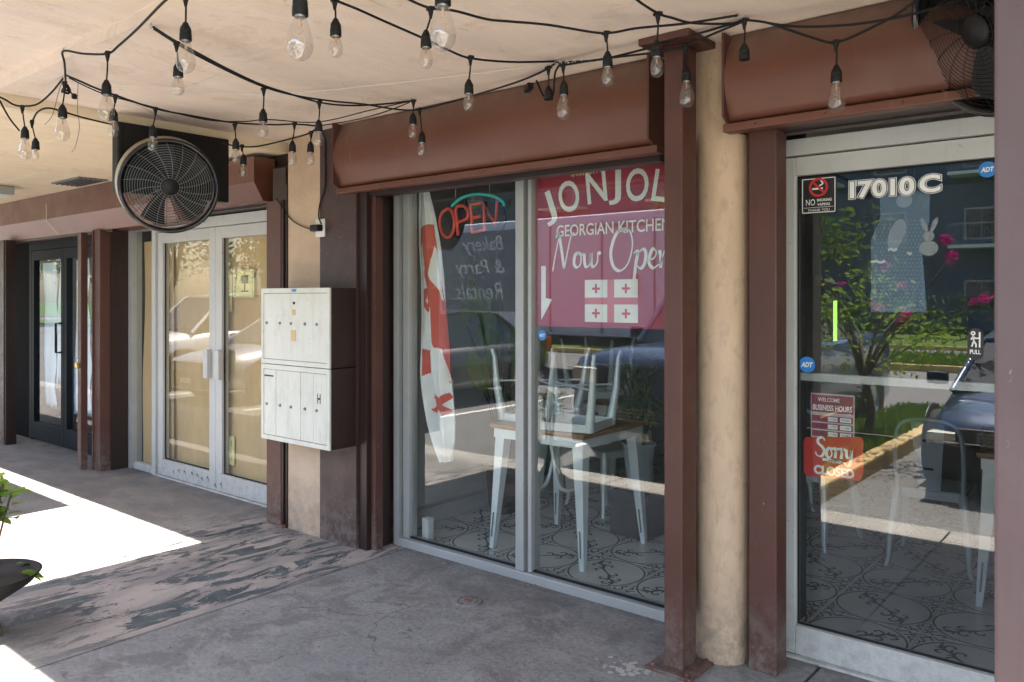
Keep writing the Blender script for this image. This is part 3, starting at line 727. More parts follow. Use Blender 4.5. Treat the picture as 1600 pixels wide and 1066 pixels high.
# ------------------------------------------------------------------ NUMBERED DOOR (right)
DY = 3.47
dr = thing('numbered_door', 'white framed glass door with house number and closed sign', 'door', (-.85, DY, 0))
MB().box(-1.375, -1.318, DY - .06, DY + .05, 0, 2.218, bev=.003).build('frame_post', MT['white_frame'], dr)
MB().box(-1.317, -.34, DY - .06, DY + .05, 2.15, 2.218, bev=.003).build('frame_head', MT['white_frame'], dr)
MB().box(-1.312, -1.262, DY - .035, DY + .025, .012, 2.144, bev=.004).build('stile', MT['white_frame'], dr)
MB().box(-.445, -.37, DY - .035, DY + .025, .012, 2.144, bev=.004).build('stile', MT['white_frame'], dr)
MB().box(-1.261, -.446, DY - .035, DY + .025, 2.065, 2.144, bev=.003).build('top_rail', MT['white_frame'], dr)
MB().box(-1.261, -.446, DY - .035, DY + .025, .012, .135, bev=.003).build('bottom_rail', MT['white_frame'], dr)
MB().box(-1.260, -.447, DY - .003, DY + .003, .136, 2.064).build('pane', MT['pane_door'], dr)
MB().box(-1.261, -1.254, DY - .012, DY - .004, .136, 2.064).box(-1.254, -.446, DY - .012, DY - .004, .136, .143).box(-1.254, -.446, DY - .012, DY - .004, 2.057, 2.064).build('gasket', MT['black_rubber'], dr)
MB().box(-1.27, -.50, DY + .045, DY + .08, 1.18, 1.215, bev=.004).build('push_bar', MT['white_frame'], dr)
MB().box(-1.312, -1.24, DY - .06, DY - .036, .0, .011).box(-1.24, -.34, DY - .06, DY + .05, -.003, .011).build('threshold', MT['white_frame'], dr)
for z in (.62, ): MB().box(-1.316, -1.309, DY - .045, DY - .036, z, z + .1).build('hinge', MT['black_rubber'], dr)

# ------------------------------------------------------------------ PAPERED PAIRED DOORS
pd_ = thing('paired_doors', 'white aluminium paired glass doors covered inside with brown paper', 'door', (-6.1, GY, 0))
def mb1(x0, x1, z0, z1, name, mt='white_frame', y0=GY - .03, y1=GY + .03, p=pd_, bev=.003): return MB().box(x0, x1, y0, y1, z0, z1, bev=bev).build(name, MT[mt], p)
mb1(-7.34, -7.28, 0, 2.19, 'frame_post', 'aluminium', GY - .05, GY + .05); mb1(-6.90, -6.84, 0, 2.19, 'frame_post', y0=GY - .05, y1=GY + .05)
mb1(-6.838, -4.90, 2.11, 2.19, 'frame_head', y0=GY - .05, y1=GY + .05); mb1(-7.279, -6.901, 2.14, 2.19, 'frame_head', 'aluminium')
mb1(-7.279, -6.901, 0, .06, 'sill'); mb1(-6.838, -4.90, -.003, .010, 'threshold', y0=GY - .05, y1=GY + .05)
MB().box(-7.279, -6.901, GY, GY + .005, .061, 2.139).build('side_pane', MT['pane_paper'], pd_)
for x0, x1, g0, g1 in ((-6.832, -5.892, -6.745, -5.985), (-5.888, -4.95, -5.80, -5.03)):
    mb1(x0, g0, .014, 2.105, 'stile'); mb1(g1, x1, .014, 2.105, 'stile')
    mb1(g0 + .001, g1 - .001, 2.015, 2.105, 'top_rail'); mb1(g0 + .001, g1 - .001, .014, .15, 'bottom_rail')
    MB().box(g0 + .001, g1 - .001, GY, GY + .005, .151, 2.014).build('pane', MT['pane_paper'], pd_)
    MB().box(g0 + .001, g0 + .009, GY - .01, GY - .002, .151, 2.014).box(g0 + .009, g1, GY - .01, GY - .002, .151, .159).build('gasket', MT['black_rubber'], pd_)
for x in (-5.975, -5.81):
    h = MB().box(x - .03 if x < -5.9 else x - .03, x + .035, GY - .075, GY - .032, .90, 1.13, bev=.006).build('handle', MT['white_frame'], pd_)
sm = MB()
for i in range(9):
    x = -6.55 + i * .09 + random.uniform(-.02, .02); z = .04 + random.uniform(0, .05)
    sm.ribbon(smooth_pts([(x, z), (x + .012, z + .02), (x + .03, z - .012)], 3), .008, y=GY - .0312)
sm.build('scuff_marks', MT['ink_black'], pd_)
def paper(name, label, x0, x1, z0, z1, y, mat, wob=.012, torn=0, nx_=14, nz_=30, seed=0):
    rnd = random.Random(seed); m = MB(); V = []
    ph = [rnd.uniform(0, 6) for _ in range(6)]
    tb = [rnd.uniform(0, torn) for _ in range(nx_ + 1)]
    for s in (0, .002):
        for j in range(nz_ + 1):
            for i in range(nx_ + 1):
                u, v_ = i / nx_, j / nz_
                xx_ = x0 + (x1 - x0) * u + .006 * math.sin(9 * v_ + ph[0]) + (.02 * math.sin(23 * v_ + ph[4]) * (torn > 0) * (u > .95))
                zz = z0 + (z1 - z0) * v_
                if j == 0: zz += tb[i] * (z1 - z0)
                yy_ = y + s + wob * (math.sin(4 * u + 3 * v_ + ph[1]) * .6 + math.sin(11 * u - 2 * v_ + ph[2]) * .35 + math.sin(2 * u + 9 * v_ + ph[3]) * .3)
                V.append((xx_, yy_, zz))
    N = (nx_ + 1) * (nz_ + 1)
    F = []
    for j in range(nz_):
        for i in range(nx_):
            a = j * (nx_ + 1) + i; F.append((a, a + 1, a + nx_ + 2, a + nx_ + 1)); F.append((a + N, a + nx_ + 1 + N, a + nx_ + 2 + N, a + 1 + N))
    m.add(V, F, 0, True)
    o = m.build(name, mat); return tag(o, label, 'paper')
paper('brown_paper', 'brown kraft paper behind the narrow side pane left of the paired doors', -7.25, -6.70, .0, 2.05, GY + .05, MT['kraft'], seed=1)
paper('brown_paper', 'brown kraft paper behind the left leaf of the paired doors', -6.84, -5.90, .05, 2.02, GY + .07, MT['kraft'], seed=2)
paper('brown_paper', 'brown kraft paper behind the right leaf with yellow fragile stickers', -5.885, -4.93, .05, 2.08, GY + .07, MT['kraft'], seed=3)
def sticker(name, label, pts, y, matname, lines):
    """flat printed sheet; pts = px corners (x0,y0,x1,y1) on plane y; lines = list of (text, relx, relz, height fraction, rot, material)"""
    a = on_y(pts[0], (pts[1]), y); b = on_y(pts[2], (pts[1]), y)
    zt = on_y((pts[0] + pts[2]) / 2, pts[1], y).z; zb = on_y((pts[0] + pts[2]) / 2, pts[3], y).z
    x0, x1 = a.x, b.x; w = x1 - x0; h = zt - zb
    t = thing(name, label, 'sticker', ((x0 + x1) / 2, y, zb))
    MB().box(x0, x1, y, y + .0015, zb, zt).build('sheet', MT[matname], t)
    m = MB()
    for txt, rx, rz, hh, rot, ww in lines:
        put_text(m, txt, 1, x0 + rx * w, zb + rz * h, y - .0015, rot=rot, height=hh * h if not rot else None, width=(ww * w if not rot else ww * h))
    return t, m, x0, x1, zb, zt
sy = GY + .040
t, m, x0, x1, z0, z1 = sticker('warning_sticker', 'larger yellow fragile sticker with wineglass print on right papered door', (364, 421, 397, 465), sy, 'sticker_yellow', [('FRAGILE', .12, .5, 0, R(90), .85), ('HANDLE WITH CARE', .93, .5, 0, R(90), .85)])
w, h = x1 - x0, z1 - z0
m.box(x0 + w * .42, x0 + w * .72, sy - .0016, sy - .0012, z0 + h * .5, z0 + h * .78).box(x0 + w * .54, x0 + w * .60, sy - .0016, sy - .0012, z0 + h * .25, z0 + h * .5).box(x0 + w * .4, x0 + w * .74, sy - .0016, sy - .0012, z0 + h * .2, z0 + h * .25)
m.build('print', MT['ink_black'], t)
t, m, *_ = sticker('warning_sticker', 'narrow yellow handle sticker left of the larger fragile sticker', (350, 430, 362, 487), sy + .002, 'sticker_yellow', [('HANDLE', .6, .62, 0, R(90), .6)])
m.build('print', MT['ink_black'], t)
t, m, *_ = sticker('warning_sticker', 'low yellow fragile sticker near the bottom of the right papered door', (350, 681, 366, 726), sy, 'sticker_yellow', [('FRAGILE', .25, .5, 0, R(90), .85), ('WITH CARE', .75, .5, 0, R(90), .7)])
m.build('print', MT['ink_black'], t)

# ------------------------------------------------------------------ DARK PAIRED DOORS (far left)
dk = thing('dark_doors', 'dark bronze paired glass doors with torn pale paper inside', 'door', (-8.6, GY, 0))
def db(x0, x1, z0, z1, name): return MB().box(x0, x1, GY - .03, GY + .03, z0, z1, bev=.003).build(name, MT['bronze_frame'], dk)
db(-9.72, -9.66, 0, 2.15, 'frame_post'); db(-7.56, -7.50, 0, 2.15, 'frame_post'); db(-9.659, -7.561, 2.06, 2.15, 'frame_head')
for x0, x1 in ((-9.655, -8.805), (-8.80, -7.95)):
    db(x0, x0 + .07, .012, 2.055, 'stile'); db(x1 - .07, x1, .012, 2.055, 'stile'); db(x0 + .071, x1 - .071, 1.95, 2.055, 'top_rail'); db(x0 + .071, x1 - .071, .012, .2, 'bottom_rail')
    MB().box(x0 + .071, x1 - .071, GY, GY + .005, .201, 1.949).build('pane', MT['pane_dark'], dk)
MB().box(-7.945, -7.565, GY - .002, GY + .003, .0, 2.055).build('side_pane', MT['pane_door'], dk)
MB().tube([(-8.87, GY - .03, 1.28), (-8.87, GY - .08, 1.28), (-8.87, GY - .08, .98), (-8.87, GY - .03, .98)], .012).build('handle', MT['black_plastic'], dk)
MB().box(-11.5, -9.73, GY - .02, GY + .02, 0, 2.15).build('dark_opening', MT['near_black'], dk)  # black sheet painting in the darkness of the deep opening
paper('torn_paper', 'pale torn sheet of paper behind the left dark door leaf', -9.52, -9.16, .32, 1.92, GY + .04, MT['torn_paper'], .02, .18, seed=4)
paper('torn_paper', 'pale paper strip beside the centre stile of the dark doors', -9.14, -8.90, .55, 1.93, GY + .05, MT['torn_paper'], .02, .22, seed=5)
paper('torn_paper', 'narrow pale torn paper behind the right dark door leaf', -8.72, -8.35, .30, 1.93, GY + .045, MT['torn_paper'], .02, .3, seed=6)
lw = thing('door_lettering', 'column of small white letters on the glass of the dark doors', 'lettering', tuple(on_y(124.5, 560, GY - .006)))
for k in range(8):
    p = on_y(124.5, 478 + k * 12, GY - .006); m = MB(); m.box(p.x - .013, p.x + .013, GY - .004, GY - .0028, p.z - .018, p.z - .004).box(p.x - .010, p.x + .013, GY - .004, GY - .0028, p.z - .004, p.z + .018); m.build('letter', MT['ink_white'], lw)

# ------------------------------------------------------------------ MAILBOX
MY = 2.985
mx0, mx1 = -4.585, -3.878
def mailbox(label, z0, z1, kind):
    t = thing('mailbox_unit', label, 'mailbox', ((mx0 + mx1) / 2, 3.08, z0))
    MB().box(mx0 + .004, mx1, MY + .012, WY - .004, z0, z1, bev=.003).build('case', MT['mail_side'], t)
    # front flange frame
    f = MB(); f.box(mx0, mx1 + .002, MY, MY + .012, z1 - .03, z1).box(mx0, mx1 + .002, MY, MY + .012, z0, z0 + .028)
    f.box(mx0, mx0 + .025, MY, MY + .012, z0 + .028, z1 - .03).box(mx1 - .023, mx1 + .002, MY, MY + .012, z0 + .028, z1 - .03)
    f.build('front_frame', MT['mail_enamel'], t)
    X0, X1, Z0, Z1 = mx0 + .028, mx1 - .026, z0 + .031, z1 - .033
    n = 5; w = (X1 - X0) / n
    if kind == 'top': top_d = MB().box(X0, X1, MY + .002, MY + .010, Z0, Z1, bev=.001).build('door', MT['mail_enamel'], t)
    for i in range(n):
        g = .0015 if kind == 'low' else .0006
        d = top_d if kind == 'top' else MB().box(X0 + i * w + g, X0 + (i + 1) * w - g, MY + .002 + .0012 * (i % 2) * (kind == 'low'), MY + .010, Z0, Z1, bev=.001).build('door', MT['mail_enamel'], t)
        zz = Z0 + (Z1 - Z0) * (.55 if kind == 'top' else .47); xk = X0 + (i + .25 + .1 * (i % 2)) * w
        MB().lathe([(.0005, -.007), (.008, -.007), (.0095, -.003), (.0115, .003)], 10, c=(xk, MY + .002, zz), axis='y').build('lock', MT['grey_steel'], d)
    if kind == 'top':
        MB().box((X0 + X1) / 2 - .02, (X0 + X1) / 2 + .025, MY - .002, MY, z1 - .022, z1 - .006).build('badge', MT['ink_blue'], t)
        MB().lathe([(.0005, -.004), (.009, -.004), (.009, .003)], 12, c=((X0 + X1) / 2, MY + .002, Z1 - .06), axis='y').build('master_lock', MT['black_rubber'], t)
        MB().box((X0 + X1) / 2 - .02, (X0 + X1) / 2 + .015, MY - .0005, MY + .001, Z1 - .135, Z1 - .10).box((X0 + X1) / 2 - .03, (X0 + X1) / 2 + .02, MY - .0005, MY + .001, Z0 + .12, Z0 + .19).build('label_residue', MT['kraft'], t)
    else:
        MB().box(X0 + .008, X0 + .105, MY - .001, MY + .001, Z1 - .045, Z1 - .036).build('slot', MT['ink_black'], t)
        m = MB(); put_text(m, 'H', 1, X1 - .075, Z0 + .27, MY + .0004, height=.06, width=.032, offset=.02); m.build('letter', MT['ink_black'], t)
    return t
mailbox('lower white and brown metal mailbox unit with the letter H', .632, 1.115, 'low')
mailbox('upper white and brown metal mailbox unit with small key locks', 1.12, 1.602, 'top')
# outlet with adapter
p = on_y(500, 357, WY - .01)
ol = thing('wall_outlet', 'white wall outlet with black plug above the mailboxes', 'outlet', (p.x, WY, p.z - .06))
MB().box(p.x - .045, p.x + .045, WY - .012, WY - .001, p.z - .055, p.z + .06, bev=.004).build('cover', MT['white_plastic'], ol)
MB().box(p.x - .05, p.x + .035, WY - .055, WY - .013, p.z - .02, p.z + .022, bev=.008).build('plug', MT['black_plastic'], ol)
cb = thing('power_cord', 'thin black cord running from the ceiling to the wall outlet', 'cord', (p.x, 3.1, p.z))
pts = [on_z(497, 200, CE - .02), on_y(507, 215, 3.17), on_y(508, 240, WY - .01), on_y(508, 290, WY - .01), on_y(500, 318, WY - .01), on_y(498, 338, WY - .012), on_y(502, 350, WY - .04)]
MB().tube(smooth_pts(pts, 6), .0045, 6).build('cord', MT['black_rubber'], cb)
cb = thing('power_cord', 'thin black cord looping from under the fan box to the outlet', 'cord', (p.x, 3.1, p.z))
pts = [on_y(432, 310, 3.15), on_y(447, 333, WY - .01), on_y(460, 347, WY - .01), on_y(478, 356, WY - .012), on_y(492, 358, WY - .04)]
MB().tube(smooth_pts(pts, 6), .004, 6).build('cord', MT['black_rubber'], cb)

# floor cap
v = on_z(731, 940, 0)
fc = thing('floor_cap', 'round worn clean-out cap set in the concrete walk', 'drain cap', (v.x, v.y, 0))
MB().lathe([(.075, .0005), (.075, .004), (.068, .005), (.0005, .005)], 28, c=(v.x, v.y, 0)).build('ring', MT['concrete'], fc)
MB().box(v.x - .02, v.x + .02, v.y - .012, v.y + .012, .005, .011, bev=.003).build('square_nut', MT['rust'], fc)
MB().tube([(v.x + .05 * math.cos(a / 3), v.y + .05 * math.sin(a / 3), .0045) for a in range(16)], .0022, 5).build('groove', MT['black_rubber'], fc)
# flakes and grit: loose debris on the walk
m = MB(); rnd = random.Random(3)
for _ in range(900):
    x = rnd.uniform(-6.5, -.8); y = rnd.uniform(1.5, 3.42); k = rnd.uniform(.001, .004) * (2.2 if y > 3.33 else 1)
    a = rnd.uniform(0, 3); dx, dy = math.cos(a) * k * 2, math.sin(a) * k * 2
    m.add([(x - dx, y - dy, .0012), (x + dy, y - dx, .0012), (x + dx, y + dy, .0012), (x, y, .0012 + k)], [(0, 1, 3), (1, 2, 3), (2, 0, 3)], rnd.choice([0, 0, 1]))
tag(m.build('grit', [MT['grey_steel'], MT['rust']]), 'fine grit and leaf crumbs scattered over the concrete walk', 'grit', kind='stuff')
m = MB()
for _ in range(60):
    x = -1.75 + rnd.gauss(0, .05); y = 2.87 + rnd.gauss(0, .035)
    n_ = 7; r_ = rnd.uniform(.004, .016); P = [(x + math.cos(i * 6.283 / n_) * r_ * rnd.uniform(.5, 1.2), y + math.sin(i * 6.283 / n_) * r_ * rnd.uniform(.5, 1.2), .0012 + _ * .00005) for i in range(n_)]
    m.add(P, [list(range(n_))])
tag(m.build('paint_chips', MT['chip_paint']), 'patch of chipped white paint beside the steel post base', 'paint chips', kind='stuff')

# ------------------------------------------------------------------ BANNER
BY = GY + .012
def bx(px): return on_y(px, 500, BY).x
def bz(px, py): return on_y(px, py, BY).z
ZT = 2.23; ZB = on_y(930, 512, BY).z
bn = thing('window_banner', 'crimson printed window banner announcing a new restaurant', 'banner', (bx(940), BY, ZB))
X0 = XM + .08
MB().box(X0, -1.75, BY, BY + .0015, ZB, 2.203).build('film', MT['banner_film'], bn)
m = MB()
for ch, px, py, rot, hh in (('J', 858, 326, -20, 54), ('O', 889, 307, -14, 50), ('N', 932, 292, -6, 50), ('J', 961, 293, 0, 54), ('O', 996, 289, 3, 52), ('L', 1032, 290, 10, 50), ('I', 1058, 300, 18, 50)):
    X = bx(px); sc = (Vector((X, BY)).length) / FP
    hm = hh * abs(on_y(px, 0, BY).z - on_y(px, 100, BY).z) / 100
    put_text(m, ch, 1, X, bz(px, py), BY - .002, rot=R(-rot), height=hm, width=hm * {'J': .42, 'O': .78, 'N': .74, 'L': .5, 'I': .2}[ch], offset=.012)
hm = 22 * .0034
put_text(m, 'GEORGIAN KITCHEN', 1, (bx(870) + bx(1048)) / 2, bz(955, 356), BY - .002, width=bx(1048) - bx(870), height=.062, offset=.012)
def script(m, strokes, ox, oz, s, y, w, mi=0, mirror=False):
    """brush script: strokes in letter units (x right, z up)"""
    for st in strokes:
        p = smooth_pts([((-1 if mirror else 1) * x * s + ox, z * s + oz) for x, z in st], 6); n = len(p)
        ww = []
        for i in range(n):
            dz = (p[min(i + 1, n - 1)][1] - p[max(i - 1, 0)][1]); ww.append(w * (1.35 if dz < 0 else .6))
        ww = [(ww[max(0, i - 1)] + ww[i] + ww[min(n - 1, i + 1)]) / 3 for i in range(n)]
        m.ribbon(p, ww, y=y, mi=mi)
NOW = [[(0, -.1), (.08, .3), (.25, 1.0)], [(.12, .95), (.25, 1.02), (.42, .1), (.46, 0)], [(.46, 0), (.6, .6), (.72, 1.0), (.84, 1.05)],
       [(.98, .45), (.86, .38), (.82, .12), (.92, 0), (1.05, .08), (1.08, .32), (.98, .45), (1.1, .38), (1.2, .42)],
       [(1.2, .42), (1.22, .1), (1.30, 0), (1.42, .12), (1.46, .42)], [(1.46, .42), (1.46, .1), (1.55, 0), (1.68, .15), (1.7, .42), (1.8, .38)]]
OPEN_ = [[(.5, 1.05), (.2, .95), (.02, .5), (.08, .1), (.3, -.05), (.55, .15), (.68, .6), (.62, .95), (.45, 1.08)],
         [(.72, .4), (.84, .45), (.78, .1), (.70, -.5)], [(.82, .35), (.98, .5), (1.08, .4), (1.04, .12), (.92, 0), (.80, .1)],
         [(1.16, .2), (1.32, .26), (1.38, .4), (1.3, .5), (1.2, .35), (1.18, .12), (1.3, 0), (1.46, .1)],
         [(1.48, .45), (1.52, .2), (1.5, 0)], [(1.5, .1), (1.62, .42), (1.72, .42), (1.72, .12), (1.8, 0), (1.9, .1)]]
s1 = (bx(940) - bx(863)) / 1.85
script(m, NOW, bx(864), bz(900, 418), s1 * 1.0, BY - .002, .013)
script(m, OPEN_, bx(954), bz(985, 420), s1 * 1.12, BY - .002, .013)
m.build('lettering', MT['ink_white'], bn)
# flag print on banner
fz0, fz1 = bz(955, 504), bz(955, 437); fx0, fx1 = bx(914), bx(997)
MB().box(fx0, fx1, BY - .0008, BY - .0004, fz0, fz1).build('flag_ground', MT['ink_pink'], bn)
m = MB(); mc = MB(); aw_, ah = (fx1 - fx0) * .435, (fz1 - fz0) * .42
for qx in (0, 1):
    for qz in (0, 1):
        x0 = fx0 if not qx else fx1 - aw_; z0 = fz0 if not qz else fz1 - ah
        m.box(x0, x0 + aw_, BY - .0014, BY - .001, z0, z0 + ah)
        cx, cz = x0 + aw_ / 2, z0 + ah / 2
        mc.box(cx - .006, cx + .006, BY - .002, BY - .0016, cz - .024, cz + .024).box(cx - .024, cx - .006, BY - .002, BY - .0016, cz - .006, cz + .006).box(cx + .006, cx + .024, BY - .002, BY - .0016, cz - .006, cz + .006)
m.build('flag_quarters', MT['ink_white'], bn); mc.build('flag_crosses', MT['ink_red'], bn)
m = MB()
for k in range(26):
    px = 893 + k * 5.2; X = bx(px); z = bz(px, 276 - k * .95) + random.uniform(-.004, .006)
    m.ribbon(smooth_pts([(X, z), (X + .007, z + .016 + .014 * random.random()), (X + .015, z - .004)], 3), .007, y=BY - .0018)
m.build('gold_pattern', MT['ink_gold'], bn)
# white arrow left of the banner
m = MB(); A = lambda px, py: (bx(px), bz(px, py))
m.prism([A(846, 416), A(853, 416), A(853, 466), A(863, 468), A(846, 500)], BY - .0022, BY - .0016)
tag(m.build('arrow_sticker', MT['ink_white']), 'white down arrow sticker at the left edge of the banner', 'sticker')

# ------------------------------------------------------------------ FLAG hanging behind the left pane
def flag_cloth():
    FYP = GY + .09
    prof = [(300, 655, 671), (340, 653, 682), (380, 652, 690), (430, 654, 697), (480, 655, 701), (540, 657, 706), (580, 658, 706), (620, 664, 709), (660, 672, 711), (690, 680, 710), (722, 691, 704)]
    red = [[(655, 358), (664, 352), (676, 350), (680, 385), (690, 440), (697, 480), (706, 555), (706, 590), (698, 600), (690, 560), (680, 540), (676, 480), (668, 450), (661, 420), (655, 395)],
           [(661, 452), (668, 450), (676, 462), (676, 486), (668, 490), (660, 478)],
           [(659, 545), (668, 548), (680, 560), (672, 580), (661, 588)],
           [(672, 622), (680, 612), (688, 622), (698, 614), (702, 622), (695, 632), (703, 644), (694, 652), (687, 640), (677, 647), (673, 640), (680, 631)]]
    wht = [[(652, 392), (660, 380), (664, 420), (661, 450), (653, 440)], [(684, 352), (692, 380), (700, 470), (694, 470), (686, 420)], [(676, 385), (684, 398), (692, 470), (688, 468), (672, 430)], [(664, 470), (671, 460), (674, 472), (668, 476)], [(668, 540), (690, 545), (700, 600), (690, 580), (676, 575)]]
    def inside(p, poly):
        c = False; n = len(poly)
        for i in range(n):
            (x1, y1), (x2, y2) = poly[i], poly[(i + 1) % n]
            if (y1 > p[1]) != (y2 > p[1]) and p[0] < (x2 - x1) * (p[1] - y1) / (y2 - y1) + x1: c = not c
        return c
    NU, NV = 80, 300; V = []; uvp = []
    for s in (0, 1):
        for j in range(NV + 1):
            py = 300 + 422 * j / NV
            for k in range(len(prof) - 1):
                if prof[k][0] <= py <= prof[k + 1][0]: break
            f = (py - prof[k][0]) / (prof[k + 1][0] - prof[k][0]); l = prof[k][1] + f * (prof[k + 1][1] - prof[k][1]); r = prof[k][2] + f * (prof[k + 1][2] - prof[k][2])
            for i in range(NU + 1):
                u = i / NU; px = l + (r - l) * u
                p = on_y(px, py, FYP); amp = .008 + .020 * min(1, j / NV * 1.4)
                dy = amp * math.sin(2 * math.pi * (1.6 * u + .15 * math.sin(j / 53))) + .4 * amp * math.sin(2 * math.pi * 3.3 * u + j / 70)
                V.append(p + Vector((0, dy + s * .0015, 0))); uvp.append((px, py))
    N = (NU + 1) * (NV + 1); m = MB(); m.v = V
    for s in (0, 1):
        for j in range(NV):
            for i in range(NU):
                a = j * (NU + 1) + i + s * N; q = [a, a + 1, a + NU + 2, a + NU + 1]
                cx = sum(uvp[t][0] for t in q) / 4; cy = sum(uvp[t][1] for t in q) / 4
                m.f.append(q); m.m.append(1 if any(inside((cx, cy), P) for P in red) and not any(inside((cx, cy), P) for P in wht) else 0); m.sm.append(True)
    return m
o = flag_cloth().build('hanging_flag', [MT['cloth_white'], MT['cloth_red']])
tag(o, 'white flag with red crosses hanging in folds behind the left window pane', 'flag')

# ------------------------------------------------------------------ NEON OPEN SIGN
NY = GY + .09
ns = thing('open_sign', 'oval neon sign reading OPEN in red tubes with a teal arc', 'sign', tuple(on_y(735, 388, NY)))
A = lambda px, py: on_y(px, py, NY)
m = MB(); cxy = A(738, 343); rx = abs(A(776, 343).x - cxy.x) * 1.06; rz = abs(A(738, 385).z - cxy.z)
outl = [(cxy.x + rx * math.cos(t_ * math.pi / 24) * 1.12, cxy.z + rz * math.sin(t_ * math.pi / 24)) for t_ in range(48)]
m.prism(outl, NY + .03, NY + .045); m.build('backing', MT['black_plastic'], ns)
# teal arc, then red letters
MB().tube(smooth_pts([A(706, 322), A(722, 309), A(745, 303.5), A(768, 306), A(784, 314), A(788, 322)], 6), .010, 8).build('arc_tube', MT['neon_teal'], ns)
def L(name, pts, k=5, closed=False):
    MB().tube(smooth_pts([A(*p) for p in pts], k) if k else [A(*p) for p in pts], .010, 8).build(name, MT['neon_red'], ns)
L('letter_tube', [(700, 326), (690, 334), (687, 350), (692, 366), (701, 371), (708, 362), (710, 344), (706, 330), (700, 326)])
L('letter_tube', [(716, 368), (714, 345), (713, 325), (724, 322), (731, 330), (729, 342), (716, 347)], 4)
L('letter_tube', [(755, 360), (738, 364), (737, 340), (735, 320), (752, 317)], 0); L('letter_tube', [(737, 341), (751, 338)], 0)
L('letter_tube', [(757, 361), (756, 317), (774, 352), (777, 314)], 0)
for px in (712, 765): MB().tube([on_y(px, 308, NY + .035), on_y(px, 262, NY + .035)], .002, 5).build('hanging_wire', MT['wire_white'], ns)

# ------------------------------------------------------------------ STICKERS ON THE DOOR
SY = DY - .0045
def disc(m, px, py, rpx, y, mi=0, k=24):
    c = on_y(px, py, y); sx = abs(on_y(px, py + 10, y).z - c.z) / 10 * rpx
    m.prism([(c.x + sx * math.cos(i * 2 * math.pi / k), c.z + sx * math.sin(i * 2 * math.pi / k)) for i in range(k)], y, y + .0008, mi)
    return c, sx
for px, py, lab in ((1543, 265, 'round blue alarm company sticker in the top right corner of the door glass'), (1261, 570, 'round blue alarm company sticker low at the left edge of the door glass')):
    m = MB(); c, s_ = disc(m, px, py, 12.5, SY); put_text(m, 'ADT', 1, c.x, c.z, SY - .001, mi=1, height=s_ * .62, width=s_ * 1.45, offset=.03, shear=.2)
    tag(m.build('alarm_sticker', [MT['ink_blue'], MT['ink_white']]), lab, 'sticker')
m = MB(); c, s_ = disc(m, 847, 524, 8, GY - .002); put_text(m, 'ADT', 1, c.x, c.z, GY - .003, mi=1, height=s_ * .6, width=s_ * 1.4, offset=.03, shear=.2)
tag(m.build('alarm_sticker', [MT['ink_blue'], MT['ink_white']]), 'small blue alarm sticker on the window glass beside the mullion', 'sticker')
# house number: dark outline, white letters
hn = thing('house_number', 'white outlined house number 17010 C on the door glass', 'house number', tuple(on_y(1395, 305, SY)))
for ch, px, py, hh in (('1', 1331.5, 297, 25), ('7', 1352, 296, 25), ('0', 1374, 294, 25), ('1', 1395, 292.5, 25), ('0', 1417, 291, 26), ('C', 1453, 287, 26)):
    c = on_y(px, py, SY); k = abs(on_y(px, py + 10, SY).z - c.z) / 10
    sc_ = hh * k / .72; wd_ = {'C': 1.22}.get(ch, 1.2)
    for off_, yy_, nm_, mt_ in ((.088, .0006, 'outer_outline', 'ink_white'), (.066, .0014, 'dark_outline', 'ink_black'), (.036, .0022, 'numeral', 'ink_white')):
        m = MB(); put_text(m, ch, 1, c.x, c.z, SY - yy_, offset=off_, scale=sc_, wide=wd_); m.build(nm_, MT[mt_], hn)
# no smoking sign
nsn = thing('no_smoking_sign', 'square black no smoking no vaping sign with red ring on the door glass', 'sign', tuple(on_y(1279, 335, SY)))
a = on_y(1252, 306, SY); b = on_y(1307, 306, SY); zt = on_y(1279, 277, SY).z; zb = on_y(1279, 334, SY).z
m = MB(); m.box(a.x, b.x, SY - .0006, SY, zb, zt); m.build('plate', MT['ink_black'], nsn)
m = MB(); w_ = .0035
m.box(a.x + .004, b.x - .004, SY - .0012, SY - .0008, zt - .004 - w_, zt - .004).box(a.x + .004, b.x - .004, SY - .0012, SY - .0008, zb + .004, zb + .004 + w_).box(a.x + .004, a.x + .004 + w_, SY - .0012, SY - .0008, zb + .004, zt - .004).box(b.x - .004 - w_, b.x - .004, SY - .0012, SY - .0008, zb + .004, zt - .004)
W_ = b.x - a.x; Hh = zt - zb; cx = (a.x + b.x) / 2
put_text(m, 'NO', 1, a.x + W_ * .27, zb + Hh * .32, SY - .0014, height=Hh * .17, width=W_ * .26)
put_text(m, 'SMOKING', 1, a.x + W_ * .66, zb + Hh * .37, SY - .0014, height=Hh * .075, width=W_ * .42, offset=.02)
put_text(m, 'VAPING', 1, a.x + W_ * .64, zb + Hh * .25, SY - .0014, height=Hh * .075, width=W_ * .36, offset=.02)
put_text(m, 'THANK YOU', 1, cx, zb + Hh * .10, SY - .0014, height=Hh * .07, width=W_ * .62)
m.box(a.x + W_ * .08, b.x - W_ * .08, SY - .0014, SY - .001, zb + Hh * .17, zb + Hh * .18)
m.box(cx - W_ * .18, cx + W_ * .12, SY - .0014, SY - .001, zb + Hh * .66, zb + Hh * .71).ribbon(smooth_pts([(cx + W_ * .02, zb + Hh * .76), (cx + W_ * .12, zb + Hh * .82), (cx + W_ * .06, zb + Hh * .9)], 4), .006, y=SY - .0014)
m.build('print', MT['ink_white'], nsn)
m = MB(); cz = zb + Hh * .72; rr = W_ * .24
m.ribbon([(cx + rr * math.cos(i * math.pi / 14), cz + rr * math.sin(i * math.pi / 14)) for i in range(29)], .010, y=SY - .002)
m.ribbon([(cx - rr * .7, cz + rr * .7), (cx + rr * .7, cz - rr * .7)], .009, y=SY - .002)
m.build('red_ring', MT['ink_red'], nsn)
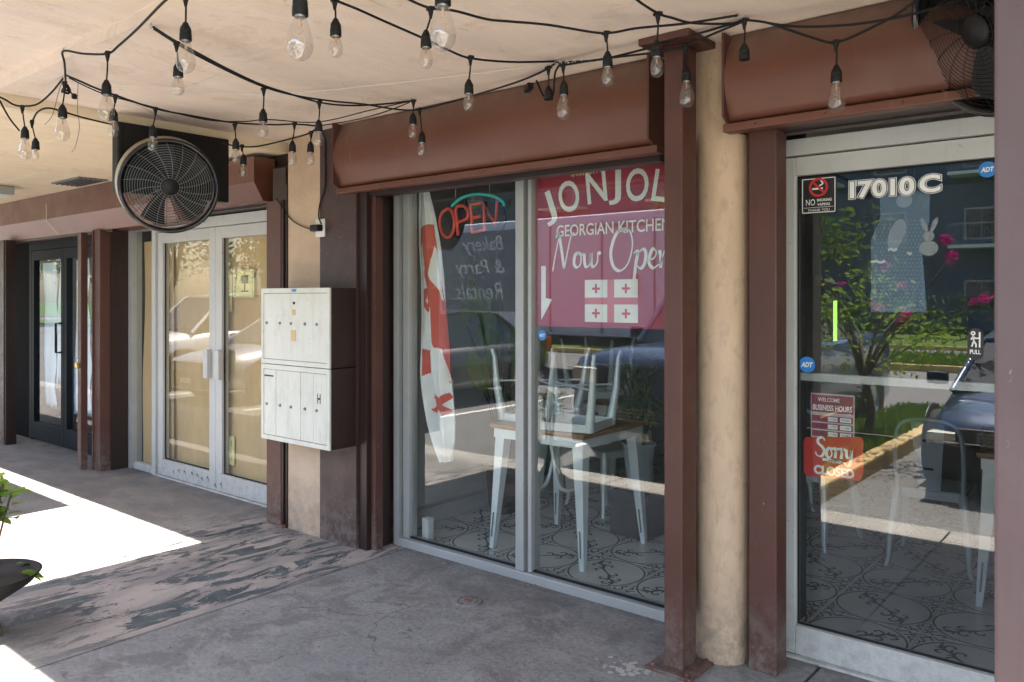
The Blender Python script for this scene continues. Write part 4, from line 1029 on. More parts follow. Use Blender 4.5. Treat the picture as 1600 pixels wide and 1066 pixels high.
# business hours
HYY = DY + .012
hs = thing('business_hours_sign', 'pale red business hours sign above the closed sign', 'sign', tuple(on_y(1301, 683, HYY)))
a = on_y(1267, 650, HYY); b = on_y(1335, 650, HYY); zt = on_y(1301, 616, HYY).z; zb = on_y(1301, 690, HYY).z
MB().box(a.x, b.x, HYY, HYY + .0015, zb, zt).build('sheet', MT['hours_film'], hs)
W_ = b.x - a.x; Hh = zt - zb; m = MB(); m.box(a.x + W_ * .02, b.x - W_ * .02, HYY - .0006, HYY - .0002, zb + Hh * .60, zb + Hh * .97)
for k in range(3): m.box(a.x + W_ * .03, b.x - W_ * .03, HYY - .0006, HYY - .0002, zb + Hh * (.40 - k * .16), zb + Hh * (.53 - k * .16))
m.build('bands', MT['ink_maroon'], hs); m = MB()
put_text(m, 'WELCOME', 1, a.x + W_ * .42, zb + Hh * .87, HYY - .0012, height=Hh * .085, width=W_ * .5, offset=.01)
put_text(m, 'BUSINESS HOURS', 1, a.x + W_ * .5, zb + Hh * .70, HYY - .0012, height=Hh * .12, width=W_ * .9, offset=.02)
for k in range(3):
    z = zb + Hh * (.465 - k * .16); m.box(a.x + W_ * .40, a.x + W_ * .62, HYY - .001, HYY - .0007, z - Hh * .045, z + Hh * .045).box(a.x + W_ * .68, a.x + W_ * .93, HYY - .001, HYY - .0007, z - Hh * .045, z + Hh * .045)
m.build('lettering', MT['ink_white'], hs); m = MB()
for k, (s1_, s2_) in enumerate((('11:00', '9:00'), ('CLOSED', '11:00'), ('11:00', '9:00'))):
    z = zb + Hh * (.465 - k * .16); put_text(m, s1_, 1, a.x + W_ * .51, z, HYY - .0016, height=Hh * .05, width=W_ * .18); put_text(m, s2_, 1, a.x + W_ * .805, z, HYY - .0016, height=Hh * .05, width=W_ * .18)
    put_text(m, ('MON', 'TUE', 'WED')[k], 1, a.x + W_ * .2, z, HYY - .0016, height=Hh * .05, width=W_ * .2)
m.build('times', MT['ink_black'], hs)
# sorry we're closed
CYY = DY + .008
cs = thing('closed_sign', 'red sign with white lettering saying sorry we are closed', 'sign', tuple(on_y(1303, 750, CYY)))
A = lambda px, py: (on_y(px, py, CYY).x, on_y(px, py, CYY).z)
MB().prism([A(1259, 683), A(1345, 683), A(1349, 690), A(1349, 740), A(1344, 752), A(1262, 744), A(1256, 738), A(1256, 690)], CYY, CYY + .002).build('board', MT['closed_film'], cs)
m = MB(); put_text(m, 'CLOSED', 1, A(1303, 734)[0], A(1303, 737)[1], CYY - .001, width=A(1334, 700)[0] - A(1271, 700)[0], height=.040, offset=.05)
put_text(m, "WE'RE", 1, A(1303, 716)[0], A(1303, 721)[1], CYY - .001, width=.06, height=.014, offset=.04)
SORRY = [[(.42, .85), (.3, 1.0), (.1, .92), (.08, .7), (.3, .5), (.4, .28), (.25, .02), (.02, .05), (-.05, .22)],
         [(.68, .5), (.54, .4), (.52, .1), (.66, 0), (.78, .2), (.7, .48), (.86, .44)], [(.9, .55), (.98, .4), (.94, 0)], [(.97, .3), (1.06, .5), (1.16, .45)],
         [(1.2, .55), (1.28, .4), (1.24, 0)], [(1.27, .3), (1.36, .5), (1.46, .45)], [(1.5, .5), (1.52, .15), (1.64, .1), (1.74, .5)], [(1.74, .5), (1.7, -.15), (1.55, -.32), (1.35, -.18), (.9, -.12), (.3, -.14)]]
s1 = (A(1333, 700)[0] - A(1272, 700)[0]) / 1.8
script(m, SORRY, A(1276, 712)[0], A(1272, 712)[1], s1 * .92, CYY - .001, .0085)
m.build('lettering', MT['ink_white'], cs)
# pull sticker
PYY = SY
pl = thing('pull_sticker', 'black PULL sticker with a walking figure at the right of the door glass', 'sticker', tuple(on_y(1524, 564, PYY)))
A = lambda px, py: (on_y(px, py, PYY).x, on_y(px, py, PYY).z)
c = A(1524, 538); k = A(1524, 528)[1] - c[1]; k /= 10
pts = [(c[0] + 11 * k * math.cos(t), c[1] + 14 * k + 11 * k * math.sin(t)) for t in [i * math.pi / 10 for i in range(11)]] + [(c[0] + 11 * k * math.cos(t), c[1] - 14 * k + 11 * k * math.sin(t)) for t in [math.pi + i * math.pi / 10 for i in range(11)]]
MB().prism(pts, PYY - .0008, PYY).build('plate', MT['ink_black'], pl)
m = MB(); put_text(m, 'PULL', 1, c[0], c[1] - 12 * k, PYY - .0016, height=7 * k, width=15 * k, offset=.02)
m.ribbon([(c[0] - 3 * k + 2.4 * k * math.cos(i), c[1] + 17 * k + 2.4 * k * math.sin(i)) for i in [j * .7 for j in range(10)]], 2.2 * k, y=PYY - .0016)
for l in ([(-3, 14), (-2, 5)], [(-2, 5), (-5, -4)], [(-2, 5), (1, 0), (1, -5)], [(-3, 12), (1, 9), (5, 10)], [(6, 19), (6, -5)], [(-3, 12), (-6, 7)]):
    m.ribbon([(c[0] + x * k, c[1] + z * k) for x, z in l], 2.2 * k, y=PYY - .0016)
m.build('print', MT['ink_white'], pl)
# green light strip, window clings, bunny
CY2 = DY + .02
A = lambda px, py, y=CY2: (on_y(px, py, y).x, on_y(px, py, y).z)
a = on_y(1305, 470, 4.9); b_ = on_y(1305, 533, 4.9)
tag(MB().tube([a, b_], .011, 8).build('light_strip', MT['neon_green']), 'thin bright green upright light strip seen through the door', 'light')
cg = thing('window_cling', 'large blue dotted window cling with a pale oval on the door glass', 'window cling', (A(1400, 490)[0], CY2, A(1400, 490)[1]))
m = MB(); m.prism([A(1374, 305), A(1453, 296), A(1452, 345), A(1441, 400), A(1444, 430), A(1448, 488), A(1361, 488), A(1361, 375), A(1376, 338)], CY2, CY2 + .001); m.build('sheet', MT['cling_film'], cg)
c = A(1401, 367); m = MB(); m.prism([(c[0] + .026 * math.cos(t) * 1.25 + .010 * math.sin(t), c[1] + .062 * math.sin(t) + .012 * math.cos(t)) for t in [i * math.pi / 12 for i in range(24)]], CY2 - .0012, CY2 - .0006)
c = A(1413, 314); m.prism([(c[0] + .03 * math.cos(t), c[1] + .028 * math.sin(t)) for t in [i * math.pi / 8 for i in range(16)]], CY2 - .0012, CY2 - .0006)
m.build('ovals', MT['cling_pale'], cg)
m = MB()
for (px, py) in [(1364 + i * 6 + (j % 2) * 3, 345 + j * 6) for i in range(15) for j in range(24)]:
    p = A(px, py); 
    if 1364 < px < 1444: m.box(p[0] - .0018, p[0] + .0018, CY2 - .0005, CY2 - .0002, p[1] - .0018, p[1] + .0018)
m.build('dots', MT['cling_pale'], cg)
def bunny(label, px, py, s, mat, y):
    m = MB(); c = on_y(px, py, y); k = s
    for (dx, dz, rx_, rz_, an) in ((0, 0, .034, .030, 0), (0, .048, .020, .020, 0), (-.016, .092, .009, .030, .38), (.020, .092, .009, .030, -.40)):
        m.prism([(c.x + k * (dx + rx_ * math.cos(t) * math.cos(an) - rz_ * math.sin(t) * math.sin(an)), c.z + k * (dz + rx_ * math.cos(t) * math.sin(an) + rz_ * math.sin(t) * math.cos(an))) for t in [i * math.pi / 10 for i in range(20)]], y, y + .0008)
    tag(m.build('rabbit_cling', MT[mat]), label, 'window cling')
bunny('pale lacy rabbit cling on the door glass beside the blue cling', 1451, 388, 1.0, 'bunny_film', CY2 - .002)
m = MB()
for px, py, w in ((1362, 410, 22), (1388, 391, 14), (1418, 397, 6)):
    a = A(px, py); m.ribbon(smooth_pts([(a[0], a[1]), (a[0] + w * .0008, a[1] + .004), (a[0] + w * .0016, a[1] - .002), (a[0] + w * .0024, a[1] + .005)], 4), .010, y=CY2 - .003)
tag(m.build('tape_scraps', MT['ink_white']), 'torn white tape scraps left on the door glass', 'tape')
# hanging bell ornament behind the door
a = on_y(1428, 335, 3.75)
bl = thing('hanging_bell', 'small brown bell shaped ornament on a cord behind the door', 'ornament', tuple(a))
MB().lathe([(.03, -.02), (.026, .0), (.018, .05), (.01, .07), (.001, .075)], 16, c=a).build('bell', MT['bark'], bl)
MB().tube([a + Vector((0, 0, .07)), a + Vector((.003, 0, .35))], .002, 5).build('cord', MT['bark'], bl)

# ------------------------------------------------------------------ FURNITURE
def make_table(label):
    t = thing('cafe_table', label, 'table', group='square cafe tables in the restaurant'); h = .765
    MB().box(-.35, .35, -.35, .35, h - .028, h, bev=.008).build('tabletop', MT['table_wood'], t, False)
    MB().box(-.33, .33, -.33, -.315, h - .085, h - .029).box(-.33, .33, .315, .33, h - .085, h - .029).box(-.33, -.315, -.315, .315, h - .085, h - .029).box(.315, .33, -.315, .315, h - .085, h - .029).build('apron', MT['chair_metal'], t, False)
    for sx in (-1, 1):
        for sy_ in (-1, 1):
            m = MB(); top = Vector((sx * .285, sy_ * .285, h - .03)); bot = Vector((sx * .335, sy_ * .335, 0)); a = (top - bot).normalized()
            ux = Vector((1, 0, 0)); ux = (ux - a * ux.dot(a)).normalized(); uy = a.cross(ux)
            V = []; 
            for c_, w in ((bot, .020), (bot + (top - bot) * .12, .026), (bot + (top - bot) * .4, .034), (top, .052)):
                for i, j in ((-1, -1), (1, -1), (1, 1), (-1, 1)): V.append(c_ + ux * i * w / 1.0 * .7 + uy * j * w * .7)
            F = [(k * 4 + i, k * 4 + (i + 1) % 4, k * 4 + 4 + (i + 1) % 4, k * 4 + 4 + i) for k in range(3) for i in range(4)] + [(3, 2, 1, 0), (12, 13, 14, 15)]
            m.add(V, F)
            lg = m.build('leg', MT['chair_metal'], t, False)
            fc_ = bot + (top - bot) * .22 + Vector((0, sy_ * .0, 0))
            MB().tube([bot + (top - bot) * .1 - uy * .0245 * 1, bot + (top - bot) * .3 - uy * .027], .004, 6).build('groove', MT['grey_steel'], lg, False)
    return t
paint('chair_metal_w', (.74, .79, .80), .30, .06, 4, metal=.2, bmp=.03)
MT['chair_metal'] = MT['chair_metal_w']
paint('chair_metal_dark', (.10, .11, .12), .32, .08, 4, metal=.5, bmp=.03)
def make_chair(label, mt='chair_metal'):
    M_ = MT[mt]; t = thing('metal_chair', label, 'chair', group='stamped metal bistro chairs'); h = .45
    m = MB(); m.box(-.17, .17, -.17, .17, h - .012, h, bev=.01).box(-.185, .185, -.185, -.172, h - .05, h - .004).box(-.185, .185, .172, .185, h - .05, h - .004).box(-.185, -.172, -.172, .172, h - .05, h - .004).box(.172, .185, -.172, .172, h - .05, h - .004)
    m.build('seat', M_, t, False)
    for sx in (-1, 1):
        for sy_ in (-1, 1):
            top = Vector((sx * .165, sy_ * .165, h - .01)); bot = Vector((sx * .215, sy_ * (.215 if sy_ < 0 else .24), 0)); mid = (top + bot) / 2 + Vector((sx * .004, sy_ * .004, 0))
            m = MB(); pts_ = [top, mid, bot + Vector((-sx * .012, -sy_ * .012, .05)), bot]
            m.tube(pts_, [.030, .022, .014, .012], 8); m.build('leg', M_, t, False)
    # back: hoop and splat at +y
    hoop = smooth_pts([(-.165, .17, h - .02), (-.172, .20, h + .14), (-.165, .225, h + .30), (-.12, .24, h + .385), (0, .25, h + .405), (.12, .24, h + .385), (.165, .225, h + .30), (.172, .20, h + .14), (.165, .17, h - .02)], 5)
    MB().tube(hoop, .0125, 8).build('back_hoop', M_, t, False)
    m = MB(); V = []; 
    for s in (0, .004):
        for j in range(7):
            z = h + .0 + .39 * j / 6; y_ = .178 + .068 * (j / 6) + s
            for i in range(5):
                x_ = (-.055 - .03 * j / 6) + (.11 + .06 * j / 6) * i / 4; V.append((x_, y_ + .008 * math.cos(i * math.pi / 2 - math.pi) * 0, z))
    F = [(j * 5 + i + s, j * 5 + i + 1 + s, (j + 1) * 5 + i + 1 + s, (j + 1) * 5 + i + s) for s in (0, 35) for j in range(6) for i in range(4)]
    m.add(V, F, 0, True); sp_ = m.build('splat', M_, t, False)
    for z in (h + .12, h + .28): MB().box(-.025, .025, .19 + (z - h) * .15, .20 + (z - h) * .17, z, z + .012, bev=.003).build('slot', MT['black_rubber'], sp_, False)
    MB().tube([(-.18, -.19, .20), (.18, .21, .20)], .006, 6).tube([(.18, -.19, .205), (-.18, .21, .205)], .006, 6).build('cross_brace', M_, t, False)
    return t
tb1 = make_table('square wood topped cafe table with upturned chairs, behind the mullion'); tb1.location = (-2.90, 4.06, .008)
def tcopy(loc, rz, label):
    o = copy_tree(tb1); o.location = loc; o.rotation_euler = (0, 0, rz); o['label'] = label; return o
tcopy((-4.30 + .12, 4.06, .008), 0, 'square cafe table partly hidden behind the hanging flag') if False else None
tcopy((-3.58, 5.35, .008), 0, 'square cafe table in the second row behind the flag')
tcopy((-.42, 4.90, .008), 0, 'square cafe table at the right behind the numbered door')
ch1 = make_chair('upturned pale metal chair on the table just right of the mullion'); 
def ccopy(src, loc, rot, label):
    o = copy_tree(src); o.location = loc; o.rotation_euler = rot; o['label'] = label; return o
ZTB = .765 + .008 + .45 + .001
ch1.location = (-2.75, 3.90, ZTB); ch1.rotation_euler = (math.pi, 0, R(-78))
ccopy(ch1, (-3.10, 4.02, ZTB), (math.pi, 0, R(95)), 'upturned pale metal chair on the table left of the mullion')
ccopy(ch1, (-3.50, 5.30, ZTB), (math.pi, 0, R(10)), 'upturned pale metal chair on the table in the second row')
ccopy(ch1, (-3.20, 4.98, .008), (0, 0, R(70)), 'pale metal chair standing on the floor behind the front table')
ccopy(ch1, (-2.30, 5.9, .008), (0, 0, R(30)), 'pale metal chair far back behind the banner window')
paint('chair_metal_grey', (.42, .48, .52), .3, .08, 4, metal=.3, bmp=.03)
gch = make_chair('grey metal chair with its back to the numbered door', 'chair_metal_grey'); gch.location = (-1.08, 5.16, .008); gch.rotation_euler = (0, 0, R(183))
ccopy(gch, (-1.80, 5.20, .008), (0, 0, R(170)), 'grey metal chair seen low at the left through the numbered door')
dkc = make_chair('dark metal chair behind the pale one at the numbered door', 'chair_metal_dark'); dkc.location = (-.72, 5.75, .008); dkc.rotation_euler = (0, 0, R(175))
# dark panel and crate under the flag
t = thing('display_board', 'dark grey green board standing behind the flag', 'board', (-3.62, 4.7, 0))
a = on_y(697, 457, 4.75); b = on_y(731, 457, 4.75)
MB().box(a.x, b.x, 4.75, 4.79, .3, a.z, bev=.004).build('panel', MT['panel_green'] if 'panel_green' in MT else plain('panel_green', (.045, .052, .045), .6), t)
for x in (a.x + .02, b.x - .02): MB().box(x - .015, x + .015, 4.755, 4.785, .008, .3).build('leg', MT['black_plastic'], t)
t = thing('paper_box', 'white folded card box low behind the flag tip', 'box', (-3.45, 4.5, .008))
a = on_y(705, 720, 4.3)
MB().box(a.x - .09, a.x + .08, 4.3, 4.42, a.z - .03, a.z + .07, bev=.004).build('carton', MT['white_wall'], t)
MB().box(a.x - .16, a.x + .16, 4.25, 4.55, .44, a.z - .032, bev=.01).build('tray', MT['shop_wall_dark'], t)
for x in (-.13, .13): MB().box(a.x + x - .012, a.x + x + .012, 4.30, 4.5, .008, .44).build('leg', MT['shop_wall_dark'], t)
tag(MB().box(-3.655, -3.60, 3.53, 3.58, .008, .16, bev=.004).build('white_block', MT['white_wall']), 'small white block on the floor in the window corner', 'block')

# ------------------------------------------------------------------ PLANTS
def leaf(m, base, d, up, length, width, bend=.3, mi=0, seg=5):
    d = d.normalized(); side = d.cross(up)
    if side.length < .01: side = Vector((1, 0, 0))
    side.normalize(); nrm = side.cross(d)
    L_, Rr_, C_ = [], [], []
    for i in range(seg + 1):
        t_ = i / seg; w = width * math.sin(math.pi * (t_ ** .8)) * .5 + .0003
        p = Vector(base) + d * length * t_ - nrm * 0 + Vector((0, 0, -1)) * bend * length * t_ * t_
        L_.append(p + side * w + Vector((0, 0, .15 * w))); Rr_.append(p - side * w + Vector((0, 0, .15 * w))); C_.append(p)
    k = seg + 1; m.add(L_ + C_ + Rr_, [(i, i + 1, k + i + 1, k + i) for i in range(seg)] + [(k + i, k + i + 1, 2 * k + i + 1, 2 * k + i) for i in range(seg)], mi, True)
def big_leaf_plant(name, label, loc, leaves, pot_r, pot_h, potmat, leafmat_):
    t = thing(name, label, 'plant', loc)
    MB().lathe([(pot_r * .75, 0), (pot_r, pot_h), (pot_r * 1.05, pot_h), (pot_r * 1.05, pot_h - .015), (pot_r * .9, pot_h - .02), (.001, pot_h - .02)], 24).build('pot', potmat, t, False)
    st = MB(); lf_ = MB()
    for (az, lean, hh, ln, wd) in leaves:
        d = Vector((math.cos(az), math.sin(az), 0)); p0 = d * .03 + Vector((0, 0, pot_h - .03)); p1 = d * (lean * .5) + Vector((0, 0, pot_h + hh * .6)); p2 = d * lean + Vector((0, 0, pot_h + hh))
        st.tube(smooth_pts([p0, p1, p2], 4), .006, 6)
        leaf(lf_, p2, (p2 - p1).normalized(), Vector((math.sin(az), -math.cos(az), .2)), ln, wd, .1, seg=8)
    st.build('stems', MT['leaf_dark'], t, False); lf_.build('leaves', leafmat_, t, False); return t
rnd = random.Random(11)
big_leaf_plant('leafy_plant', 'tall broad leaved plant in a dark pot behind the window', (-3.74, 4.42, .008), [(rnd.uniform(-2.6, 1.2), rnd.uniform(.08, .26), rnd.uniform(.45, 1.0), rnd.uniform(.28, .42), rnd.uniform(.11, .15)) for _ in range(22)], .13, .35, MT['terracotta'], MT['leaf_bright'])
def bamboo(name, label, loc, n, seed):
    r_ = random.Random(seed); t = thing(name, label, 'plant', loc)
    MB().lathe([(.07, 0), (.105, .30), (.112, .30), (.112, .285), (.10, .28), (.001, .28)], 22).build('pot', MT['chair_metal'], t, False)
    st = MB(); lf_ = MB()
    for _ in range(n):
        az = r_.uniform(0, 6.28); ln = r_.uniform(.25, .62); le = r_.uniform(.02, .22); d = Vector((math.cos(az), math.sin(az), 0))
        pts_ = smooth_pts([d * .03 + Vector((0, 0, .28)), d * le * .5 + Vector((0, 0, .28 + ln * .6)), d * le + Vector((0, 0, .28 + ln))], 4); st.tube(pts_, .0035, 5)
        for k in range(9):
            p = Vector(pts_[min(len(pts_) - 1, 2 + k * (len(pts_) - 2) // 9)]); a2 = r_.uniform(0, 6.28)
            leaf(lf_, p, Vector((math.cos(a2), math.sin(a2), r_.uniform(-.2, .7))), Vector((0, 0, 1)), r_.uniform(.09, .15), r_.uniform(.020, .032), .4)
    st.build('stems', MT['leaf'], t, False); lf_.build('leaves', MT['leaf_bright'], t, False)
bamboo('leafy_plant', 'small bright green narrow leaved plant in a metal bucket right of the mullion', (-2.70, 4.56, .30), 26, 4)
tag(MB().box(-2.84, -2.56, 4.43, 4.71, .008, .299, bev=.01).build('plant_crate', MT['shop_wall_dark']), 'dark crate carrying the metal bucket plant inside the window', 'crate')
# street planter at the left edge
pc = on_z(-28, 905, .25); pc = Vector((pc.x, pc.y, 0))
pp = thing('street_planter', 'dark bowl planter with green leaves at the left edge of the walk', 'planter', tuple(pc))
MB().lathe([(.05, 0), (.075, .01), (.07, .04), (.045, .08), (.04, .13), (.09, .15), (.2, .22), (.235, .262), (.24, .268), (.23, .268), (.21, .25), (.001, .24)], 32).build('bowl', MT['terracotta'], pp, False)
MB().lathe([(.225, .252), (.001, .256)], 24).build('soil', MT['soil'], pp, False)
st = MB(); lf_ = MB(); rnd = random.Random(5)
for _ in range(13):
    az = rnd.uniform(-1.0, 1.6); hh = rnd.uniform(.38, .46); le = rnd.uniform(.02, .12); d = Vector((math.cos(az), math.sin(az), 0))
    pt = smooth_pts([d * .04 + Vector((0, 0, .25)), d * le * .6 + Vector((0, 0, .25 + hh * .5)), d * le + Vector((0, 0, .25 + hh))], 4); st.tube(pt, .005, 6)
    for k in range(6):
        p = Vector(pt[-1]) - Vector((0, 0, .03 * k)); a2 = rnd.uniform(0, 6.28)
        leaf(lf_, p, Vector((math.cos(a2), math.sin(a2), rnd.uniform(.0, .8))), Vector((0, 0, 1)), rnd.uniform(.09, .13), rnd.uniform(.045, .06), .25)
for k in range(10):
    a2 = rnd.uniform(0, 6.28); leaf(lf_, Vector((math.cos(a2) * .16, math.sin(a2) * .16, .27)), Vector((math.cos(a2), math.sin(a2), .1)), Vector((0, 0, 1)), .1, .04, .6)
st.build('stems', MT['bark'], pp, False); lf_.build('leaves', MT['leaf_bright'], pp, False)
dl = MB()
for k in range(9):
    a2 = rnd.uniform(-1.4, .6); leaf(dl, Vector((math.cos(a2) * .07, math.sin(a2) * .07, .19 - .018 * k)), Vector((math.cos(a2), math.sin(a2), -1.4)), Vector((0, 0, 1)), .11, .045, .1)
dl.build('dry_leaves', MT['bark'], pp, False)

# ------------------------------------------------------------------ FANS
def make_fan(name, label, c, nrm, rad, mount):
    """floor-type drum fan hung with its guard towards nrm"""
    c = Vector(c); nrm = Vector(nrm).normalized()
    t = thing(name, label, 'fan', tuple(c)); q = nrm.to_track_quat('Z', 'Y'); t.rotation_euler = q.to_euler()
    # local: z = towards the viewer
    m = MB(); m.lathe([(rad * 1.0, .05), (rad * 1.04, .045), (rad * 1.05, .02), (rad * 1.03, -.01), (rad * .97, -.01), (rad * .95, .03), (rad * .97, .05), (rad * 1.0, .05)], 56); m.build('front_rim', MT['black_gloss'], t, False)
    m = MB(); m.lathe([(rad * 1.02, -.012), (rad * 1.07, -.12), (rad * 1.04, -.14), (rad * 1.01, -.12), (rad * .96, -.012)], 56); m.build('drum', MT['cream_plastic'] if mount == 'beam' else MT['black_plastic'], t, False)
    g = MB(); nr = 16
    for k in range(nr):
        r_ = rad * (.20 + .76 * k / (nr - 1)); z = .062 - .03 * (k / (nr - 1)) ** 3
        g.tube([(r_ * math.cos(a * math.pi / 28), r_ * math.sin(a * math.pi / 28), z) for a in range(56)], .0013, 4, closed=True, cap=False)
    for k in range(18):
        a = k * math.pi / 9
        g.tube([(r_ * math.cos(a + .35 * (r_ / rad - .2)), r_ * math.sin(a + .35 * (r_ / rad - .2)), .060 - .03 * (max(0, (r_ / rad - .2) / .76)) ** 3) for r_ in [rad * (.18 + .8 * i / 8) for i in range(9)]], .0016, 4)
    g.build('front_guard', MT['grey_steel'] if mount == 'beam' else MT['black_plastic'], t, False)
    g = MB()
    NB = 26 if mount == 'box' else 12
    for k in range(NB):
        r_ = rad * (.20 + .76 * k / (NB - 1)); g.tube([(r_ * math.cos(a * math.pi / 20), r_ * math.sin(a * math.pi / 20), -.10) for a in range(40)], .0014, 4, closed=True, cap=False)
    for k in range(48 if mount == 'box' else 24):
        a = k * math.pi / (24 if mount == 'box' else 12); g.tube([(rad * .15 * math.cos(a), rad * .15 * math.sin(a), -.105), (rad * .98 * math.cos(a), rad * .98 * math.sin(a), -.098)], .0014, 4)
    g.build('rear_guard', MT['black_plastic'], t, False)
    MB().lathe([(.0005, .072), (rad * .17, .068), (rad * .2, .058), (rad * .2, .05), (.0005, .05)], 32).build('badge_hub', MT['black_plastic'], t, False)
    MB().lathe([(.0005, .02), (.06, .02), (.075, -.02), (.08, -.09), (.07, -.15), (.0005, -.155)], 24).build('motor', MT['black_plastic'], t, False)
    for k in range(5):
        m = MB(); a0 = k * 2 * math.pi / 5; V = []
        for s in (0, -.003):
            for i in range(6):
                r_ = .05 + (rad * .9 - .05) * i / 5; w0, w1 = a0, a0 + (1.15 if mount == 'box' else .75) - .12 * i / 5
                for j in range(4):
                    f = j / 3; a = w0 + (w1 - w0) * f + .25 * i / 5; V.append((r_ * math.cos(a), r_ * math.sin(a), .01 - .06 * f * (1 - .3 * i / 5) + s))
        m.add(V, [(i * 4 + j + s, i * 4 + j + 1 + s, (i + 1) * 4 + j + 1 + s, (i + 1) * 4 + j + s) for s in (0, 24) for i in range(5) for j in range(3)], 0, True); m.build('blade', MT['black_plastic'], t, False)
    return t
fan1 = make_fan('drum_fan', 'round black wire guarded fan hung at the left before a black panel', (-4.46, 2.30, 2.185), (.90, -.36, -.22), .258, 'beam')
bk = thing('black_board', 'square black screen box hung from the ceiling beam behind the left fan', 'screen', (-4.70, 2.45, 2.1))
MB().box(-4.735, -4.66, 2.10, 2.80, 2.15, 2.553, bev=.008).build('case', MT['black_plastic'], bk)
MB().box(-4.658, -4.652, 2.13, 2.77, 2.18, 2.525).build('face', MT['black_rubber'], bk)
MB().tube([(-4.655, 2.40, 2.2), (-4.52, 2.37, 2.19)], .02, 8).build('arm', MT['black_plastic'], fan1) if False else None
MB().tube([(-4.652, 2.42, 2.40), (-4.56, 2.39, 2.30), (-4.54, 2.38, 2.19)], .014, 8).build('arm', MT['black_plastic'], bk)
cR = on_z(1558, 46, 2.42); kk = 2.62 / (cR.xy.length) if False else 1
fan2 = make_fan('drum_fan', 'round black wire guarded fan cut off at the top right corner', (-.455, 2.93, 2.405), (-.60, -.70, -.38), .275, 'box')
bk = thing('fan_bracket', 'black steel bracket holding the top right fan to the ceiling', 'bracket', (-.42, 3.0, 2.5))
MB().tube([(-.38, 3.02, 2.45), (-.36, 3.03, 2.56), (-.36, 3.0, CE - .003)], .014, 8).build('arm', MT['black_plastic'], bk)
MB().box(-.41, -.31, 2.95, 3.05, CE - .01, CE - .002).build('plate', MT['black_plastic'], bk)

# ------------------------------------------------------------------ STRING LIGHTS
# (x,y of connector; x,y of bulb bottom; type; connector height; label)
BULBS = [
 (290, -6, 290, 115, 'T', 2.53, 'large teardrop bulb over the cable hook at upper left'),
 (276, 68, 279, 148, 'S', 2.55, 'small round bulb seen just below the upper left teardrop bulb'),
 (168, 83, 166, 190, 'T', 2.53, 'teardrop bulb on the bent cable above and left of the black fan'),
 (35, 167, 40, 250, 'T', 2.50, 'leftmost teardrop bulb near the picture edge'),
 (50, 190, 57, 247, 'E', 2.47, 'small dark bulb right beside the leftmost teardrop bulb'),
 (101, 130, 97, 221, 'T', 2.52, 'teardrop bulb hanging under the tangled cable knot at left'),
 (180, 150, 177, 213, 'S', 2.50, 'small round bulb at the upper left corner of the fan panel'),
 (243, 170, 238, 236, 'S', 2.50, 'small round bulb in front of the left fan'),
 (367, 195, 369, 254, 'S', 2.48, 'small round bulb just right of the black fan panel'),
 (378, 228, 381, 276, 'S', 2.44, 'lowest small round bulb right of the left fan'),
 (412, 139, 411, 214, 'S', 2.52, 'round bulb midway between left fan and mailboxes'),
 (460, 193, 456, 258, 'S', 2.48, 'round bulb in front of the cream pier top'),
 (486, 207, 485, 258, 'S', 2.46, 'smallest round bulb beside the cream pier'),
 (499, 160, 498, 228, 'S', 2.52, 'round bulb at the left end of the long shutter box'),
 (469, -24, 469, 95, 'T', 2.29, 'large clear teardrop bulb at the top left of centre'),
 (523, 0, 525, 89, 'S', 2.55, 'round bulb right of the large top teardrop bulb'),
 (673, 14, 664, 106, 'S', 2.54, 'round bulb partly behind the largest teardrop bulb'),
 (692, -42, 692, 80, 'T', 2.27, 'largest clear teardrop bulb at top centre'),
 (735, 90, 732, 173, 'S', 2.54, 'round bulb alone below the top centre cable'),
 (646, 158, 645, 216, 'S', 2.56, 'smaller left bulb of the close pair before the shutter box'),
 (656, 171, 660, 244, 'S', 2.53, 'lower right bulb of the close pair before the shutter box'),
 (880, 102, 881, 188, 'T', 2.53, 'teardrop bulb over the banner window beside the black plug'),
 (947, 52, 950, 134, 'S', 2.54, 'round bulb above the letter J of the banner'),
 (1028, 22, 1026, 120, 'S', 2.55, 'round bulb just left of the steel post top'),
 (1072, 72, 1073, 169, 'T', 2.56, 'teardrop bulb hanging in front of the steel post'),
 (1163, 32, 1163, 95, 'N', 2.56, 'empty black socket without a bulb above the cream column'),
 (1306, 66, 1307, 176, 'T', 2.49, 'teardrop bulb in front of the right shutter box'),
 (857, 106, 857, 157, 'N', 2.55, 'small empty black socket next to the cable plug'),
]
pT = [(.0125, .012), (.0135, .0), (.0145, -.006), (.020, -.022), (.026, -.042), (.0305, -.062), (.031, -.074), (.028, -.088), (.020, -.100), (.010, -.106), (.0005, -.108)]
pS = [(.0125, .012), (.0130, .0), (.0150, -.008), (.0205, -.022), (.0235, -.038), (.0235, -.048), (.021, -.060), (.014, -.069), (.006, -.0725), (.0005, -.073)]
def bulb_parts(kind):
    """meshes with origin at the connector; total drop 1 unit scaled later"""
    d = {}
    return d
bulb_cache = {}
